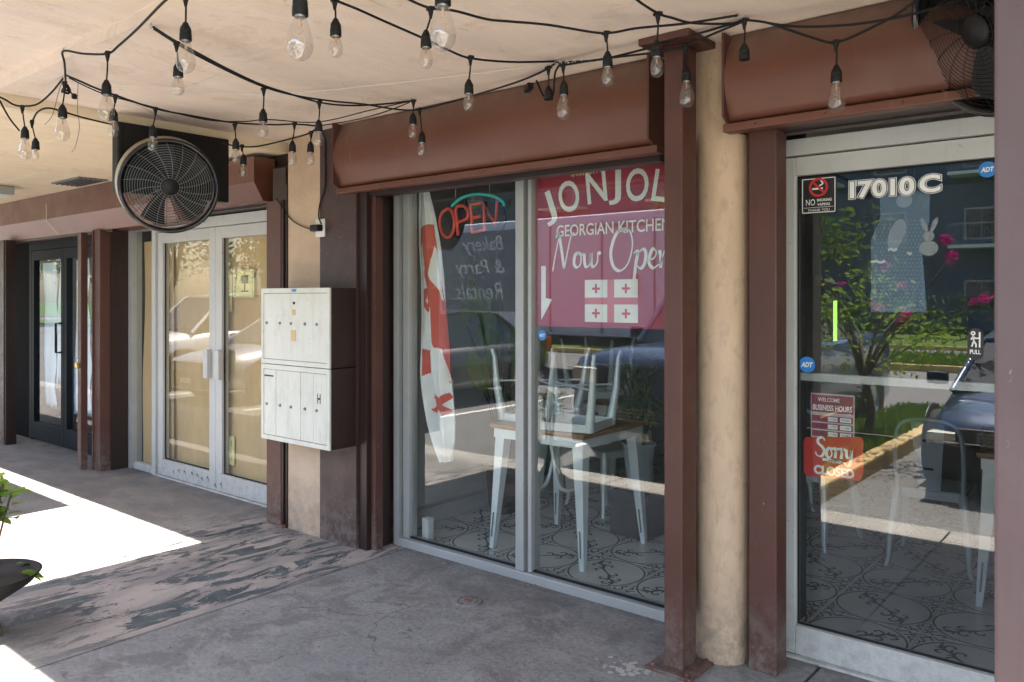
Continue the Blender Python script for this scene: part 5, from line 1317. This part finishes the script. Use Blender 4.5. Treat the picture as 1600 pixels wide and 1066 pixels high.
def make_bulb(i, b):
    cx, cy, bx_, by_, kind, Z, label = b
    P = on_c(cx, cy, Z)
    z = (P.x * FX + P.y * FY)
    Ltot = (by_ - cy) * z / FP
    body = {'T': .055 + .108, 'S': .052 + .073, 'E': .05 + .05, 'N': .058}[kind]
    cord = max(.02, Ltot - body) 
    s = 1.0
    if Ltot < body + .02: s = (Ltot - .02) / body; cord = .02
    t = thing('hanging_bulb', label, 'light bulb', tuple(P), (0, 0, 0), 'bulbs of the overhead string lights')
    # slight sideways swing so that the bulb hangs where it does
    sw = (bx_ - cx) * z / FP
    dxv = Vector((RX * sw, RY * sw, 0))
    m = MB(); m.lathe([(.0085, .008), (.011, 0), (.009, -.012), (.005, -.03), (.0045, -.034)], 12); m.box(-.018, .018, -.006, .006, -.005, .006, bev=.003)
    m.build('connector', MT['black_rubber'], t, False)
    top = dxv * .8 + Vector((0, 0, -cord))
    MB().tube(smooth_pts([(0, 0, -.005), tuple(dxv * .25 + Vector((.002, 0, -cord * .5))), tuple(top)], 5), .0033, 7).build('pendant_cord', MT['black_rubber'], t, False)
    m = MB(); pr_ = [(.004, .006), (.008, .003), (.012, -.006), (.0165, -.014), (.018, -.02), (.0185, -.028), (.0175, -.029), (.019, -.034), (.0195, -.055), (.016, -.055), (.0005, -.050)]
    m.lathe([(r_ * s, z_ * s) for r_, z_ in pr_], 18, c=top); m.build('socket', MT['black_rubber'], t, False)
    if kind in 'TSE':
        c0 = top + Vector((0, 0, -.056 * s + .001)) + dxv * .02
        k = s * (1 if kind != 'E' else .7); prf = pT if kind == 'T' else pS
        MB().lathe([(.0135 * k, .001), (.0138 * k, -.004), (.013 * k, -.0045)], 16, c=c0).build('screw_collar', MT['steel'], t, False)
        g = MB().lathe([(r_ * k, min(0, z_ * k)) for r_, z_ in prf[1:]], 24, c=c0).build('glass_bulb', MT['bulb_glass'], t, False)
        f = MB()
        if kind == 'T':
            f.tube([tuple(c0 + Vector((0, 0, -.004))), tuple(c0 + Vector((0, 0, -.028 * k)))], .003 * k, 6)
            f.tube(smooth_pts([tuple(c0 + Vector((.008 * k * math.cos(q * 2.4), .008 * k * math.sin(q * 2.4), (-.02 - .006 * q) * k))) for q in range(10)], 3), .0007, 4)
            f.tube([tuple(c0 + Vector((.010 * k, 0, -.02 * k))), tuple(c0 + Vector((.012 * k, 0, -.082 * k)))], .0005, 4)
        else:
            f.tube([tuple(c0 + Vector((0, 0, -.004))), tuple(c0 + Vector((0, 0, -.022 * k)))], .0035 * k, 6)
            f.tube(smooth_pts([tuple(c0 + Vector((x_ * k, 0, z_ * k))) for x_, z_ in ((-.003, -.02), (-.012, -.046), (-.004, -.038), (.004, -.046), (.012, -.038), (.003, -.02))], 3), .0006, 4)
        f.build('filament', MT['filament'], t, False)
plain('filament', (.60, .38, .25), .3, .5)
for i, b in enumerate(BULBS): make_bulb(i, b)
CABLES = [
 ('black light cable at far left, drooping from the corner to the knot', [(-60, 130, 2.56), (0, 152, 2.53), (20, 163, 2.51), (35, 166, 2.50), (58, 163, 2.52), (80, 145, 2.56), (98, 123, 2.60)]),
 ('black light cable falling from the left edge behind the leftmost bulb', [(0, 158, 2.52), (15, 185, 2.48), (30, 204, 2.46)]),
 ('black cable arching behind the left bulbs to the fan panel', [(50, 192, 2.47), (58, 176, 2.49), (75, 169, 2.50), (100, 175, 2.50), (130, 184, 2.49), (180, 196, 2.48)]),
 ('black cable going up and out over the top left teardrop bulb', [(103, 133, 2.56), (101, 100, 2.59), (99, 80, 2.61), (130, 84, 2.57), (168, 84, 2.54), (185, 72, 2.55), (215, 45, 2.56), (262, -2, 2.57), (290, -12, 2.55), (330, -40, 2.6)]),
 ('double black cable from the left knot past the fan', [(104, 118, 2.60), (125, 127, 2.55), (150, 138, 2.53), (180, 149, 2.51), (243, 170, 2.50), (300, 181, 2.50), (367, 192, 2.50), (430, 195, 2.50), (460, 194, 2.50), (497, 197, 2.53)]),
 ('thinner black cable running beside the double cable', [(108, 122, 2.60), (160, 146, 2.52), (230, 165, 2.51), (320, 187, 2.49), (380, 190, 2.51), (420, 187, 2.54), (496, 191, 2.56), (580, 172, 2.59), (642, 158, 2.60)]),
 ('low black cable from the fan panel to the cream pier', [(345, 222, 2.45), (367, 228, 2.44), (400, 229, 2.44), (450, 218, 2.45), (484, 208, 2.46), (496, 198, 2.52)]),
 ('black cable from the ceiling hook down to the shutter box', [(239, 42, 2.61), (270, 62, 2.56), (307, 82, 2.54), (350, 105, 2.53), (400, 129, 2.52), (437, 142, 2.53), (499, 160, 2.54), (546, 165, 2.55), (597, 163, 2.58), (642, 158, 2.605)]),
 ('second black cable twisted along the first below the hook', [(240, 45, 2.605), (307, 86, 2.545), (400, 131, 2.525), (460, 149, 2.53), (518, 158, 2.535), (569, 163, 2.535), (620, 171, 2.53), (656, 171, 2.53), (720, 155, 2.55), (800, 131, 2.58), (845, 113, 2.60), (868, 99, 2.61)]),
 ('thin black cable from the pier top to the ceiling clip', [(497, 197, 2.52), (530, 192, 2.53), (570, 184, 2.54), (610, 172, 2.57), (640, 160, 2.60)]),
 ('black cable crossing the ceiling past the second top bulb', [(400, -60, 2.5), (469, -24, 2.295), (500, -12, 2.42), (523, 0, 2.55), (560, 15, 2.55), (600, 33, 2.55), (664, 61, 2.55), (700, 78, 2.545), (735, 91, 2.54), (800, 97, 2.57), (868, 96, 2.61)]),
 ('black cable from the top centre to the steel post', [(600, -22, 2.57), (640, 0, 2.56), (673, 13, 2.545), (710, 17, 2.55), (760, 30, 2.55), (800, 34, 2.55), (856, 39, 2.55), (930, 51, 2.54), (958, 51, 2.54), (997, 44, 2.56), (1070, 37, 2.58), (1153, 24, 2.60)]),
 ('black cable dropping from the top edge left of the steel post', [(960, -30, 2.58), (995, 0, 2.56), (1028, 21, 2.55), (1050, 28, 2.56), (1082, 36, 2.57), (1140, 37, 2.58), (1163, 31, 2.60)]),
 ('black cable from the ceiling clip up to the steel post top', [(868, 98, 2.61), (905, 96, 2.58), (940, 93, 2.56), (1014, 75, 2.57), (1080, 56, 2.59), (1158, 33, 2.605)]),
 ('second black cable under the one to the post top', [(880, 102, 2.54), (950, 91, 2.55), (1016, 83, 2.55), (1072, 72, 2.56), (1110, 55, 2.58), (1158, 35, 2.60)]),
 ('black cable over the right shutter box with one teardrop bulb', [(1163, 31, 2.60), (1200, 36, 2.57), (1251, 53, 2.52), (1293, 66, 2.50), (1312, 65, 2.50), (1346, 51, 2.50), (1397, 25, 2.52), (1434, 0, 2.54), (1480, -25, 2.56), (1530, -60, 2.58)]),
 ('nearly straight black cable high across the right shutter box', [(1200, 36, 2.57), (1237, 41, 2.56), (1293, 41, 2.55), (1358, 35, 2.55), (1445, 17, 2.57), (1520, -10, 2.57), (1560, -40, 2.58)]),
 ('short looped black cable hanging from the ceiling clip plug', [(876, 99, 2.60), (868, 112, 2.56), (866, 128, 2.52), (864, 148, 2.49), (856, 154, 2.48), (848, 148, 2.49), (842, 135, 2.52), (838, 126, 2.54)]),
]
for lab, pts_ in CABLES:
    P = [on_c(*p) for p in pts_]; sp3 = smooth_pts([tuple(p) for p in P], 7)
    tag(MB().tube(sp3, .0048 if 'thin' not in lab else .0032, 7).build('light_cable', MT['black_rubber']), lab, 'cable', 'cables of the overhead string lights')
for lab, pts_ in (('thin white support wire across the ceiling', [(150, 132, 2.60), (270, 138, 2.60), (400, 148, 2.60), (490, 143, 2.60), (625, 129, 2.60), (800, 108, 2.605), (866, 96, 2.61)]),
                  ('thin white wire slanting over the left bulbs', [(100, 80, 2.61), (175, 40, 2.63), (255, -4, 2.65)]),
                  ('thin white wire crossing above the fan', [(270, 146, 2.60), (340, 118, 2.607), (400, 93, 2.61)]),
                  ('thin brown string dangling at the far left', [(98, 124, 2.6), (90, 150, 2.55), (82, 180, 2.50), (70, 195, 2.47)]),
                  ('thin brown string dangling beside the knot', [(122, 130, 2.58), (121, 170, 2.52), (124, 200, 2.47), (118, 228, 2.43), (112, 238, 2.42)])):
    P = [tuple(on_z(*p)) for p in pts_]
    tag(MB().tube(smooth_pts(P, 5), .0016, 5).build('support_wire', MT['wire_white'] if 'white' in lab else MT['bark']), lab, 'wire')
# white spiral tie, hooks, plug, knot
P0, P1 = on_z(872, 97, 2.60), on_z(938, 93, 2.56); m = MB()
d = (P1 - P0); pts_ = []
for i in range(70):
    f = i / 69; p = P0 + d * f; a = f * 2 * math.pi * 6; pts_.append(tuple(p + Vector((0, math.cos(a) * .009, math.sin(a) * .009))))
tag(m.tube(pts_, .0018, 5).build('cable_tie', MT['wire_white']), 'white wire wound round the cables above the banner', 'wire')
for (px, py, z, hl_) in ((236, 39, CE, 'upper left where the cable starts'), (99, 78, CE + .05, 'far left at the ceiling step'), (98, 122, CE, 'far left above the cable knot'), (643, 155, CE, 'above the close pair of bulbs'), (869, 95, CE, 'above the black cable plug'), (1153, 24, CE, 'just left of the empty socket'), (1166, 27, CE, 'just right above the empty socket')):
    c = on_z(px, py, z - .008); m = MB(); m.tube([tuple(c + Vector((.008 * math.cos(a), 0, .008 * math.sin(a) - .006))) for a in [.3 + i * .5 for i in range(12)]], .0018, 5); m.tube([tuple(c), (c.x, c.y, z + .002)], .0018, 5)
    tag(m.build('ceiling_hook', MT['steel']), 'small metal screw hook in the ceiling, ' + hl_, 'hook', 'screw hooks holding the light cables')
c = on_z(826, 137, 2.53); pg = thing('cable_plug', 'black cable plug lying before the long shutter box', 'plug', tuple(c))
ax = (on_z(838, 124, 2.545) - c).normalized(); ay = ax.cross(Vector((0, 0, 1))).normalized(); az_ = ax.cross(ay)
MB().obox(c, ax, ay, az_, .055, .028, .026).obox(c - ax * .034, ax, ay, az_, .014, .018, .018).build('body', MT['black_plastic'], pg)
for s in (-1, 1): MB().obox(c - ax * .047 + ay * s * .004, ax, ay, az_, .012, .0015, .005).build('prong', MT['steel'], pg)
c = on_z(104, 136, 2.54); kn = thing('cable_knot', 'knotted black cable ends below the left ceiling hook', 'cable', tuple(c))
MB().tube(smooth_pts([tuple(c + Vector((random.uniform(-.018, .018), random.uniform(-.018, .018), random.uniform(-.03, .03)))) for _ in range(9)], 5), .006, 7).build('knot', MT['black_rubber'], kn)
c2 = on_z(116, 151, 2.52); MB().lathe([(.0005, -.014), (.012, -.01), (.013, .008), (.008, .014), (.0005, .015)], 14, c=c2).build('end_cap', MT['black_rubber'], kn)
MB().tube([tuple(c), tuple(c2)], .004, 6).build('tail', MT['black_rubber'], kn)

# ------------------------------------------------------------------ CARS (parked nose-in behind the camera, mirrored in the glass)
def make_car(name, label, x, yfront, paintm, kind='suv', W_=1.86):
    t = thing(name, label, 'car', (x, yfront, PK)); hw_ = W_ / 2
    if kind == 'suv': st_ = [(0, .62, .80), (-.10, .86, .90), (-.45, .93, .96), (-1.15, .98, 1.02), (-1.5, 1.0, 1.06), (-3.6, 1.0, 1.08), (-4.35, .97, 1.08), (-4.55, .88, 1.0)]; roof = 1.72; gh = [(-1.05, 1.03), (-1.75, 1.66), (-2.4, 1.72), (-4.0, 1.68), (-4.45, 1.06)]
    elif kind == 'truck': st_ = [(0, .70, .98), (-.10, .92, 1.10), (-.6, .97, 1.16), (-1.3, 1.0, 1.18), (-1.6, 1.0, 1.2), (-4.8, 1.0, 1.2), (-5.3, .98, 1.2), (-5.4, .95, 1.15)]; roof = 1.88; gh = [(-1.3, 1.18), (-1.95, 1.82), (-2.6, 1.88), (-3.6, 1.84), (-3.8, 1.2)]
    else: st_ = [(0, .60, .62), (-.12, .84, .72), (-.5, .92, .80), (-1.15, .97, .88), (-1.5, 1.0, .92), (-3.4, 1.0, .95), (-4.3, .95, .95), (-4.6, .82, .85)]; roof = 1.42; gh = [(-1.1, .88), (-1.9, 1.36), (-2.5, 1.42), (-3.3, 1.38), (-4.0, .95)]
    m = MB(); V = []; sec = [(.90, None, .24), (.985, None, .36), (1.0, None, .62), (.975, -.14, None), (.90, -.03, None), (.6, .005, None), (0, .02, None)]
    ring = []
    for y, wf, zt in st_:
        pts_ = []
        for xf, dz, za in sec: pts_.append((xf * wf * hw_, y, za * 1.0 if za is not None and za < zt - .15 else (zt + (dz if dz is not None else -.16))))
        ring.append(pts_[::-1] and [(-a, b, c) for a, b, c in pts_][:-1] + pts_[::-1])
    n = len(ring[0]); V = [p for r_ in ring for p in r_]
    F = [(i * n + j, i * n + j + 1, (i + 1) * n + j + 1, (i + 1) * n + j) for i in range(len(ring) - 1) for j in range(n - 1)] + [list(range(n)), list(range((len(ring) - 1) * n, len(ring) * n))[::-1]]
    F += [(i * n + n - 1, i * n, (i + 1) * n, (i + 1) * n + n - 1) for i in range(len(ring) - 1)]
    m.add(V, F, 0, True); body = m.build('body', paintm, t, False)
    # greenhouse
    m = MB(); V = []
    for y, z in gh:
        top = z > 1.3
        wl = hw_ * .90; wu = hw_ * (.74 if top else .90)
        V += [(-wl, y if not top else y, gh[0][1] - .02), (-wu, y, z), (wu, y, z), (wl, y, gh[0][1] - .02)]
    V[0:4] = [(-hw_ * .88, gh[0][0], gh[0][1] - .03), (-hw_ * .86, gh[0][0], gh[0][1]), (hw_ * .86, gh[0][0], gh[0][1]), (hw_ * .88, gh[0][0], gh[0][1] - .03)]
    n = 4; k = len(gh); F = [(i * n + j, i * n + j + 1, (i + 1) * n + j + 1, (i + 1) * n + j) for i in range(k - 1) for j in range(3)] + [(0, 1, 2, 3), ((k - 1) * 4 + 3, (k - 1) * 4 + 2, (k - 1) * 4 + 1, (k - 1) * 4)]
    m.add(V, F); m.build('windows', MT['car_glass'], t, False)
    m = MB(); rt = [g for g in gh if g[1] > 1.3]
    m.prism([(y, z + .004) for y, z in rt] + [(y, z + .035) for y, z in rt[::-1]], -hw_ * .745, hw_ * .745, plane='yz'); m.build('roof', paintm, t, False)
    for s in (-1, 1):
        for (ya, za), (yb, zb_) in ((gh[0], gh[1]), (gh[-2], gh[-1])):
            wa = .87 if za < 1.3 else .745; wb = .87 if zb_ < 1.3 else .745
            MB().tube([(s * hw_ * wa, ya, za), (s * hw_ * wb, yb, zb_ + .01)], .035, 6).build('pillar', paintm, t, False)
        ym = (gh[2][0] + gh[3][0]) / 2; MB().tube([(s * hw_ * .885, ym, gh[0][1]), (s * hw_ * .745, ym, roof - .01)], .03, 6).build('pillar', MT['black_plastic'], t, False)
        MB().box(s * hw_ * .98, s * (hw_ + .17), gh[0][0] - .38, gh[0][0] - .26, gh[0][1] + .02, gh[0][1] + .16, bev=.03).build('mirror', paintm, t, False)
    big = kind == 'truck'; R_ = .39 if big else .35; zh = st_[1][2] - .16
    for s in (-1, 1):
        m = MB(); V = []
        m.box(s * hw_ * .50, s * hw_ * .86, -.16, .012, zh - .10, zh + .05, bev=.035); hl = m.build('headlight', MT['lamp_lens'], t, False)
        fg = MB().lathe([(.055, .03), (.062, .035), (.068, .02), (.068, -.05)], 20, c=(s * hw_ * .60, 0, .44), axis='y').build('fog_light', MT['steel'], t, False)
        MB().lathe([(.0005, .024), (.05, .022), (.054, 0)], 20, c=(s * hw_ * .60, 0, .44), axis='y').build('lens', MT['car_glass'], fg, False)
        MB().box(s * hw_ * .72, s * hw_ * .90, st_[-1][0] - .01, st_[-1][0] + .15, .75, 1.0, bev=.03).build('tail_light', MT['tail_lens'], t, False)
        for yw in (-.85, st_[-1][0] + .95):
            MB().lathe([(R_ + .06, .0), (R_ + .06, .014), (R_ - .02, .014)], 28, c=(s * (hw_ - .006) if s > 0 else -hw_ - .008, yw, R_), axis='x').build('arch_trim', MT['black_plastic'], t, False)
            wh = MB(); a_, b_2 = (hw_ - .20, hw_ + .012) if s > 0 else (-hw_ - .012, -hw_ + .20)
            wh.lathe([(.001, a_), (R_ - .03, a_), (R_, a_ + .03), (R_, b_2 - .03), (R_ - .03, b_2), (R_ * .62, b_2)], 28, c=(0, yw, R_), axis='x'); tw = wh.build('wheel', MT['tyre'], t, False)
            xr = hw_ + .008 if s > 0 else -hw_ - .008
            MB().lathe([(.001, xr), (R_ * .25, xr), (R_ * .6, xr - s * .02), (R_ * .63, xr)], 10, c=(0, yw, R_), axis='x', smooth=False).build('rim', MT['steel'], tw, False)
    MB().box(-hw_ * .62, hw_ * .62, -.05, .03, .50, .66, bev=.02).build('grille', MT['black_plastic'], t, False)
    MB().box(-hw_ * .84, hw_ * .84, -.12, .045, .26, .50, bev=.03).build('bumper', MT['black_plastic'], t, False)
    MB().box(-.16, .16, .046, .052, .34, .42, bev=.002).build('number_plate', MT['white_plastic'], t, False)
    for i in range(4): MB().box(-hw_ * .45, hw_ * .45, .031, .040, .52 + i * .033, .535 + i * .033).build('grille_bar', MT['steel'], t, False)
    for s in (-1, 1): MB().tube([(s * .1, gh[0][0] - .02, gh[0][1] + .02), (s * .1 + .5, gh[0][0] - .09, gh[0][1] + .085)], .008, 5).build('wiper', MT['black_plastic'], t, False)
    return t
make_car('parked_car', 'dark navy pickup mirrored in the banner window', -3.86, .42, MT['car_navy'], 'truck', 1.70)
make_car('parked_car', 'dark blue car parked close behind the camera, mirrored in the numbered door', -.83, -.48, MT['car_blue'], 'sedan', 1.84).scale = (1, 1, .9)
make_car('parked_car', 'silver sedan mirrored in the papered doors', -11.9, .45, MT['car_silver'], 'sedan', 1.85)
make_car('parked_car', 'white sport utility car parked farther left, mirrored in the papered doors', -14.7, .35, MT['car_white'], 'suv')
make_car('parked_car', 'black sedan in the next bay, mirrored beside the flag', -9.2, .3, MT['car_black'], 'sedan')
# catering trailer with white script
tr = thing('catering_trailer', 'pale box trailer with bakery and party rentals script on a dark panel', 'trailer', (-10.2, -6.9, PK))
MB().box(-13.6, -6.6, -8.9, -6.7, .75, 3.25, bev=.12).build('box_body', MT['truck_white'], tr)
TY = -6.7
MB().box(-13.4, -10.7, TY + .001, TY + .012, 1.25, 3.05).build('dark_panel', MT['panel_grey'], tr)
m = MB(); put_text(m, 'Bakery', 1, -12.1, 2.72, TY + .016, height=.42, width=1.25, shear=.3, mirror=True); put_text(m, '& Party', 1, -12.2, 2.2, TY + .016, height=.42, width=1.5, shear=.3, mirror=True); put_text(m, 'Rentals', 1, -12.2, 1.7, TY + .016, height=.38, width=1.45, shear=.3, mirror=True)
m.build('lettering', MT['ink_white'], tr)
for x in (-10.2, -8.9, -7.7): MB().box(x - .012, x + .012, TY + .001, TY + .03, .85, 3.1).build('seam', MT['grey_steel'], tr)
MB().box(-9.6, -7.2, TY + .001, TY + .04, 2.95, 3.02).build('rail', MT['grey_steel'], tr)
MB().box(-8.2, -8.05, TY + .001, TY + .05, 1.6, 2.0, bev=.01).build('latch', MT['grey_steel'], tr)
for x in (-12.3, -7.6):
    wh = MB().lathe([(.001, -6.95), (.40, -6.95), (.42, -6.92), (.42, -6.76), (.40, -6.73), (.24, -6.72)], 24, c=(x, 0, .3), axis='y').build('wheel', MT['tyre'], tr)
    MB().lathe([(.001, -6.715), (.22, -6.725)], 10, c=(x, 0, .3), axis='y', smooth=False).build('rim', MT['steel'], wh)
MB().box(-13.4, -6.8, -8.7, -6.9, .55, .748).build('chassis', MT['black_plastic'], tr)

# ------------------------------------------------------------------ TREES and far buildings (mirrored)
def foliage(m, c, rx, ry, rz, n, size, rnd, mi=0, clumps=14):
    cs_ = []
    for _ in range(clumps):
        while True:
            p = Vector((rnd.uniform(-1, 1), rnd.uniform(-1, 1), rnd.uniform(-1, 1)))
            if .35 < p.length < 1: break
        cs_.append(Vector((p.x * rx, p.y * ry, p.z * rz)) + Vector(c))
    for _ in range(n):
        q = rnd.choice(cs_) + Vector((rnd.gauss(0, .2) * rx, rnd.gauss(0, .2) * ry, rnd.gauss(0, .17) * rz)); s = size * rnd.uniform(.6, 1.4)
        a = Vector((rnd.gauss(0, 1), rnd.gauss(0, 1), rnd.gauss(0, 1))).normalized(); b = a.orthogonal().normalized()
        m.add([q - a * s, q + b * s * .4, q + a * s, q - b * s * .4], [(0, 1, 2, 3)], mi)
def tree(name, label, loc, h, r_, n, size, seed, leafm='leaf', flowers=0, trunk_r=.08, cat='tree', group=None):
    rnd = random.Random(seed); t = thing(name, label, cat, loc, group=group)
    m = MB(); base = h * .38
    m.tube(smooth_pts([(0, 0, -.05), (.03 * h, .01 * h, base * .5), (-.01 * h, .02 * h, base)], 4), [trunk_r * (1 - .04 * i) for i in range(9)], 8)
    for k in range(7):
        a = k * .9 + rnd.uniform(-.2, .2); e = (math.cos(a) * r_ * rnd.uniform(.5, .95), math.sin(a) * r_ * rnd.uniform(.5, .95), h * rnd.uniform(.6, .95))
        p0 = (-.01 * h, .02 * h, base * rnd.uniform(.8, 1.0)); mid = (e[0] * .4, e[1] * .4, (p0[2] + e[2]) / 2 + .05 * h)
        m.tube(smooth_pts([p0, mid, e], 4), [trunk_r * .55 * (1 - .1 * i) for i in range(9)], 6)
    m.build('trunk', MT['bark'], t, False)
    m = MB(); foliage(m, (0, 0, h * .68), r_, r_, h * .34, n, size, rnd, 0, 22); m.build('crown', MT[leafm], t, False)
    if flowers:
        m = MB()
        for _ in range(flowers):
            a = rnd.uniform(0, 6.28); foliage(m, (math.cos(a) * r_ * .8, math.sin(a) * r_ * .8, h * rnd.uniform(.55, 1.0)), .07, .07, .06, 30, .028, rnd, 0, 3)
        m.build('blossom', MT['petal'], t, False)
    return t
ft = tree('flowering_tree', 'small multi stemmed flowering tree with pink blossom on the kerbed island', (-2.62, -2.3, -.02), 1.95, .85, 1250, .034, 21, 'leaf_bright', 5, .05)
br = MB(); bl_ = MB(); rnd = random.Random(9)
for (x_, y_, z_) in ((-1.80, -2.3, 1.96), (-1.52, -2.3, 1.52), (-2.2, -2.2, 1.36), (-1.86, -2.25, 2.12)):
    e_ = Vector((x_ + 2.62, y_ + 2.3, z_ + .02)); br.tube(smooth_pts([(0, .02, .75), tuple(e_ * .5 + Vector((0, 0, .35))), tuple(e_)], 5), .008, 5)
    foliage(bl_, e_, .085, .085, .07, 60, .034, rnd, 0, 5)
br.build('branches', MT['bark'], ft, False); bl_.build('blossom', MT['petal'], ft, False)
tl_ = tree('shade_tree', 'tall green street tree beyond the parked cars', (-8.8, -14.6, 0), 6.8, 2.6, 7000, .12, 31, 'leaf', trunk_r=.16, group='street trees on the grass verge')
base_tree = tl_
for k, (x, y, sc, lab) in enumerate(((-22, -14.8, 1.0, 'broad green street tree beyond the trailer'), (-31, -14.5, 1.15, 'street tree second beyond the trailer'), (-42, -15, 1.2, 'street tree third beyond the trailer'), (-53, -14.7, 1.1, 'street tree fourth beyond the trailer'), (-65, -15, 1.3, 'street tree farthest along the verge'), (-36, -24, 1.4, 'larger tree on the lawn before the apartments'), (-14.5, -25, 1.0, 'tree standing on the lawn right before the blue apartments'), (3, -24, 1.2, 'tree on the lawn past the end of the blue apartments'))):
    o = copy_tree(base_tree); o.location = (x, y, 0); o.scale = (sc, sc, sc); o.rotation_euler = (0, 0, k * 1.3); o['label'] = lab
m = MB(); rnd = random.Random(77)
for k in range(46): foliage(m, (-60 + k * 1.45, -27 + rnd.uniform(-.4, .4), .8), 1.1, .8, .9, 260, .10, rnd, 0, 6)
tag(m.build('hedge', MT['leaf_dark']), 'long dark green hedge before the apartments', 'hedge', kind='stuff')
ap = thing('apartment_block', 'blue grey three storey apartment block across the road', 'building', (-25, -36, 0))
MB().box(-66, 4, -46, -36, 0, 10.6).build('wall', MT['apartment_blue'], ap)
MB().box(-66.4, 4.4, -46.4, -35.6, 10.602, 11.0).build('roof', MT['apartment_grey'], ap)
wme = MB().box(-.75, .75, -.01, .05, 0, 1.5).mesh('window', MT['apartment_grey']); pme = MB().box(-.66, -.03, .052, .07, .09, 1.41).box(.03, .66, .052, .07, .09, 1.41).mesh('pane', MT['car_glass'])
bme = MB().box(-1.5, 1.5, 0, 1.3, -.15, 0).mesh('balcony', MT['ink_white'])
rme_ = MB()
for i in range(21): rme_.box(-1.48 + i * .148 - .012, -1.48 + i * .148 + .012, 1.24, 1.265, 0.001, .95)
rme_.box(-1.5, 1.5, 1.22, 1.285, .951, 1.0).box(-1.5, -1.46, 0, 1.22, .94, .99).box(1.46, 1.5, 0, 1.22, .94, .99); rme = rme_.mesh('rail', MT['apartment_grey'])
for fl_ in range(3):
    for i in range(17):
        x = -63 + i * 4.0; z = .9 + fl_ * 3.4
        o = bpy.data.objects.new('window', wme); COL.objects.link(o); o.parent = ap; o.location = (x + 25, 0.0, z)
        q = bpy.data.objects.new('pane', pme); COL.objects.link(q); q.parent = o
        if fl_ and i % 2 == 0:
            o = bpy.data.objects.new('balcony', bme); COL.objects.link(o); o.parent = ap; o.location = (x + 25 + .3, 0.002, z - .3)
            q = bpy.data.objects.new('rail', rme); COL.objects.link(q); q.parent = o
# power lines far off and a utility pole
up = thing('utility_pole', 'weathered wooden utility pole by the road', 'utility pole', (-9.6, -16.0, 0))
MB().tube([(-9.6, -16, 0), (-9.6, -16, 9)], [.14, .10], 10).build('pole', MT['bark'], up)
MB().box(-10.6, -8.6, -16.05, -15.95, 8.2, 8.32).build('cross_arm', MT['bark'], up)
for x in (-10.5, -8.7): MB().tube([(x - 40, -16, 7.9), (x - 20, -16, 7.3), (x, -16, 8.35)], .015, 5).build('wire', MT['black_rubber'], up)
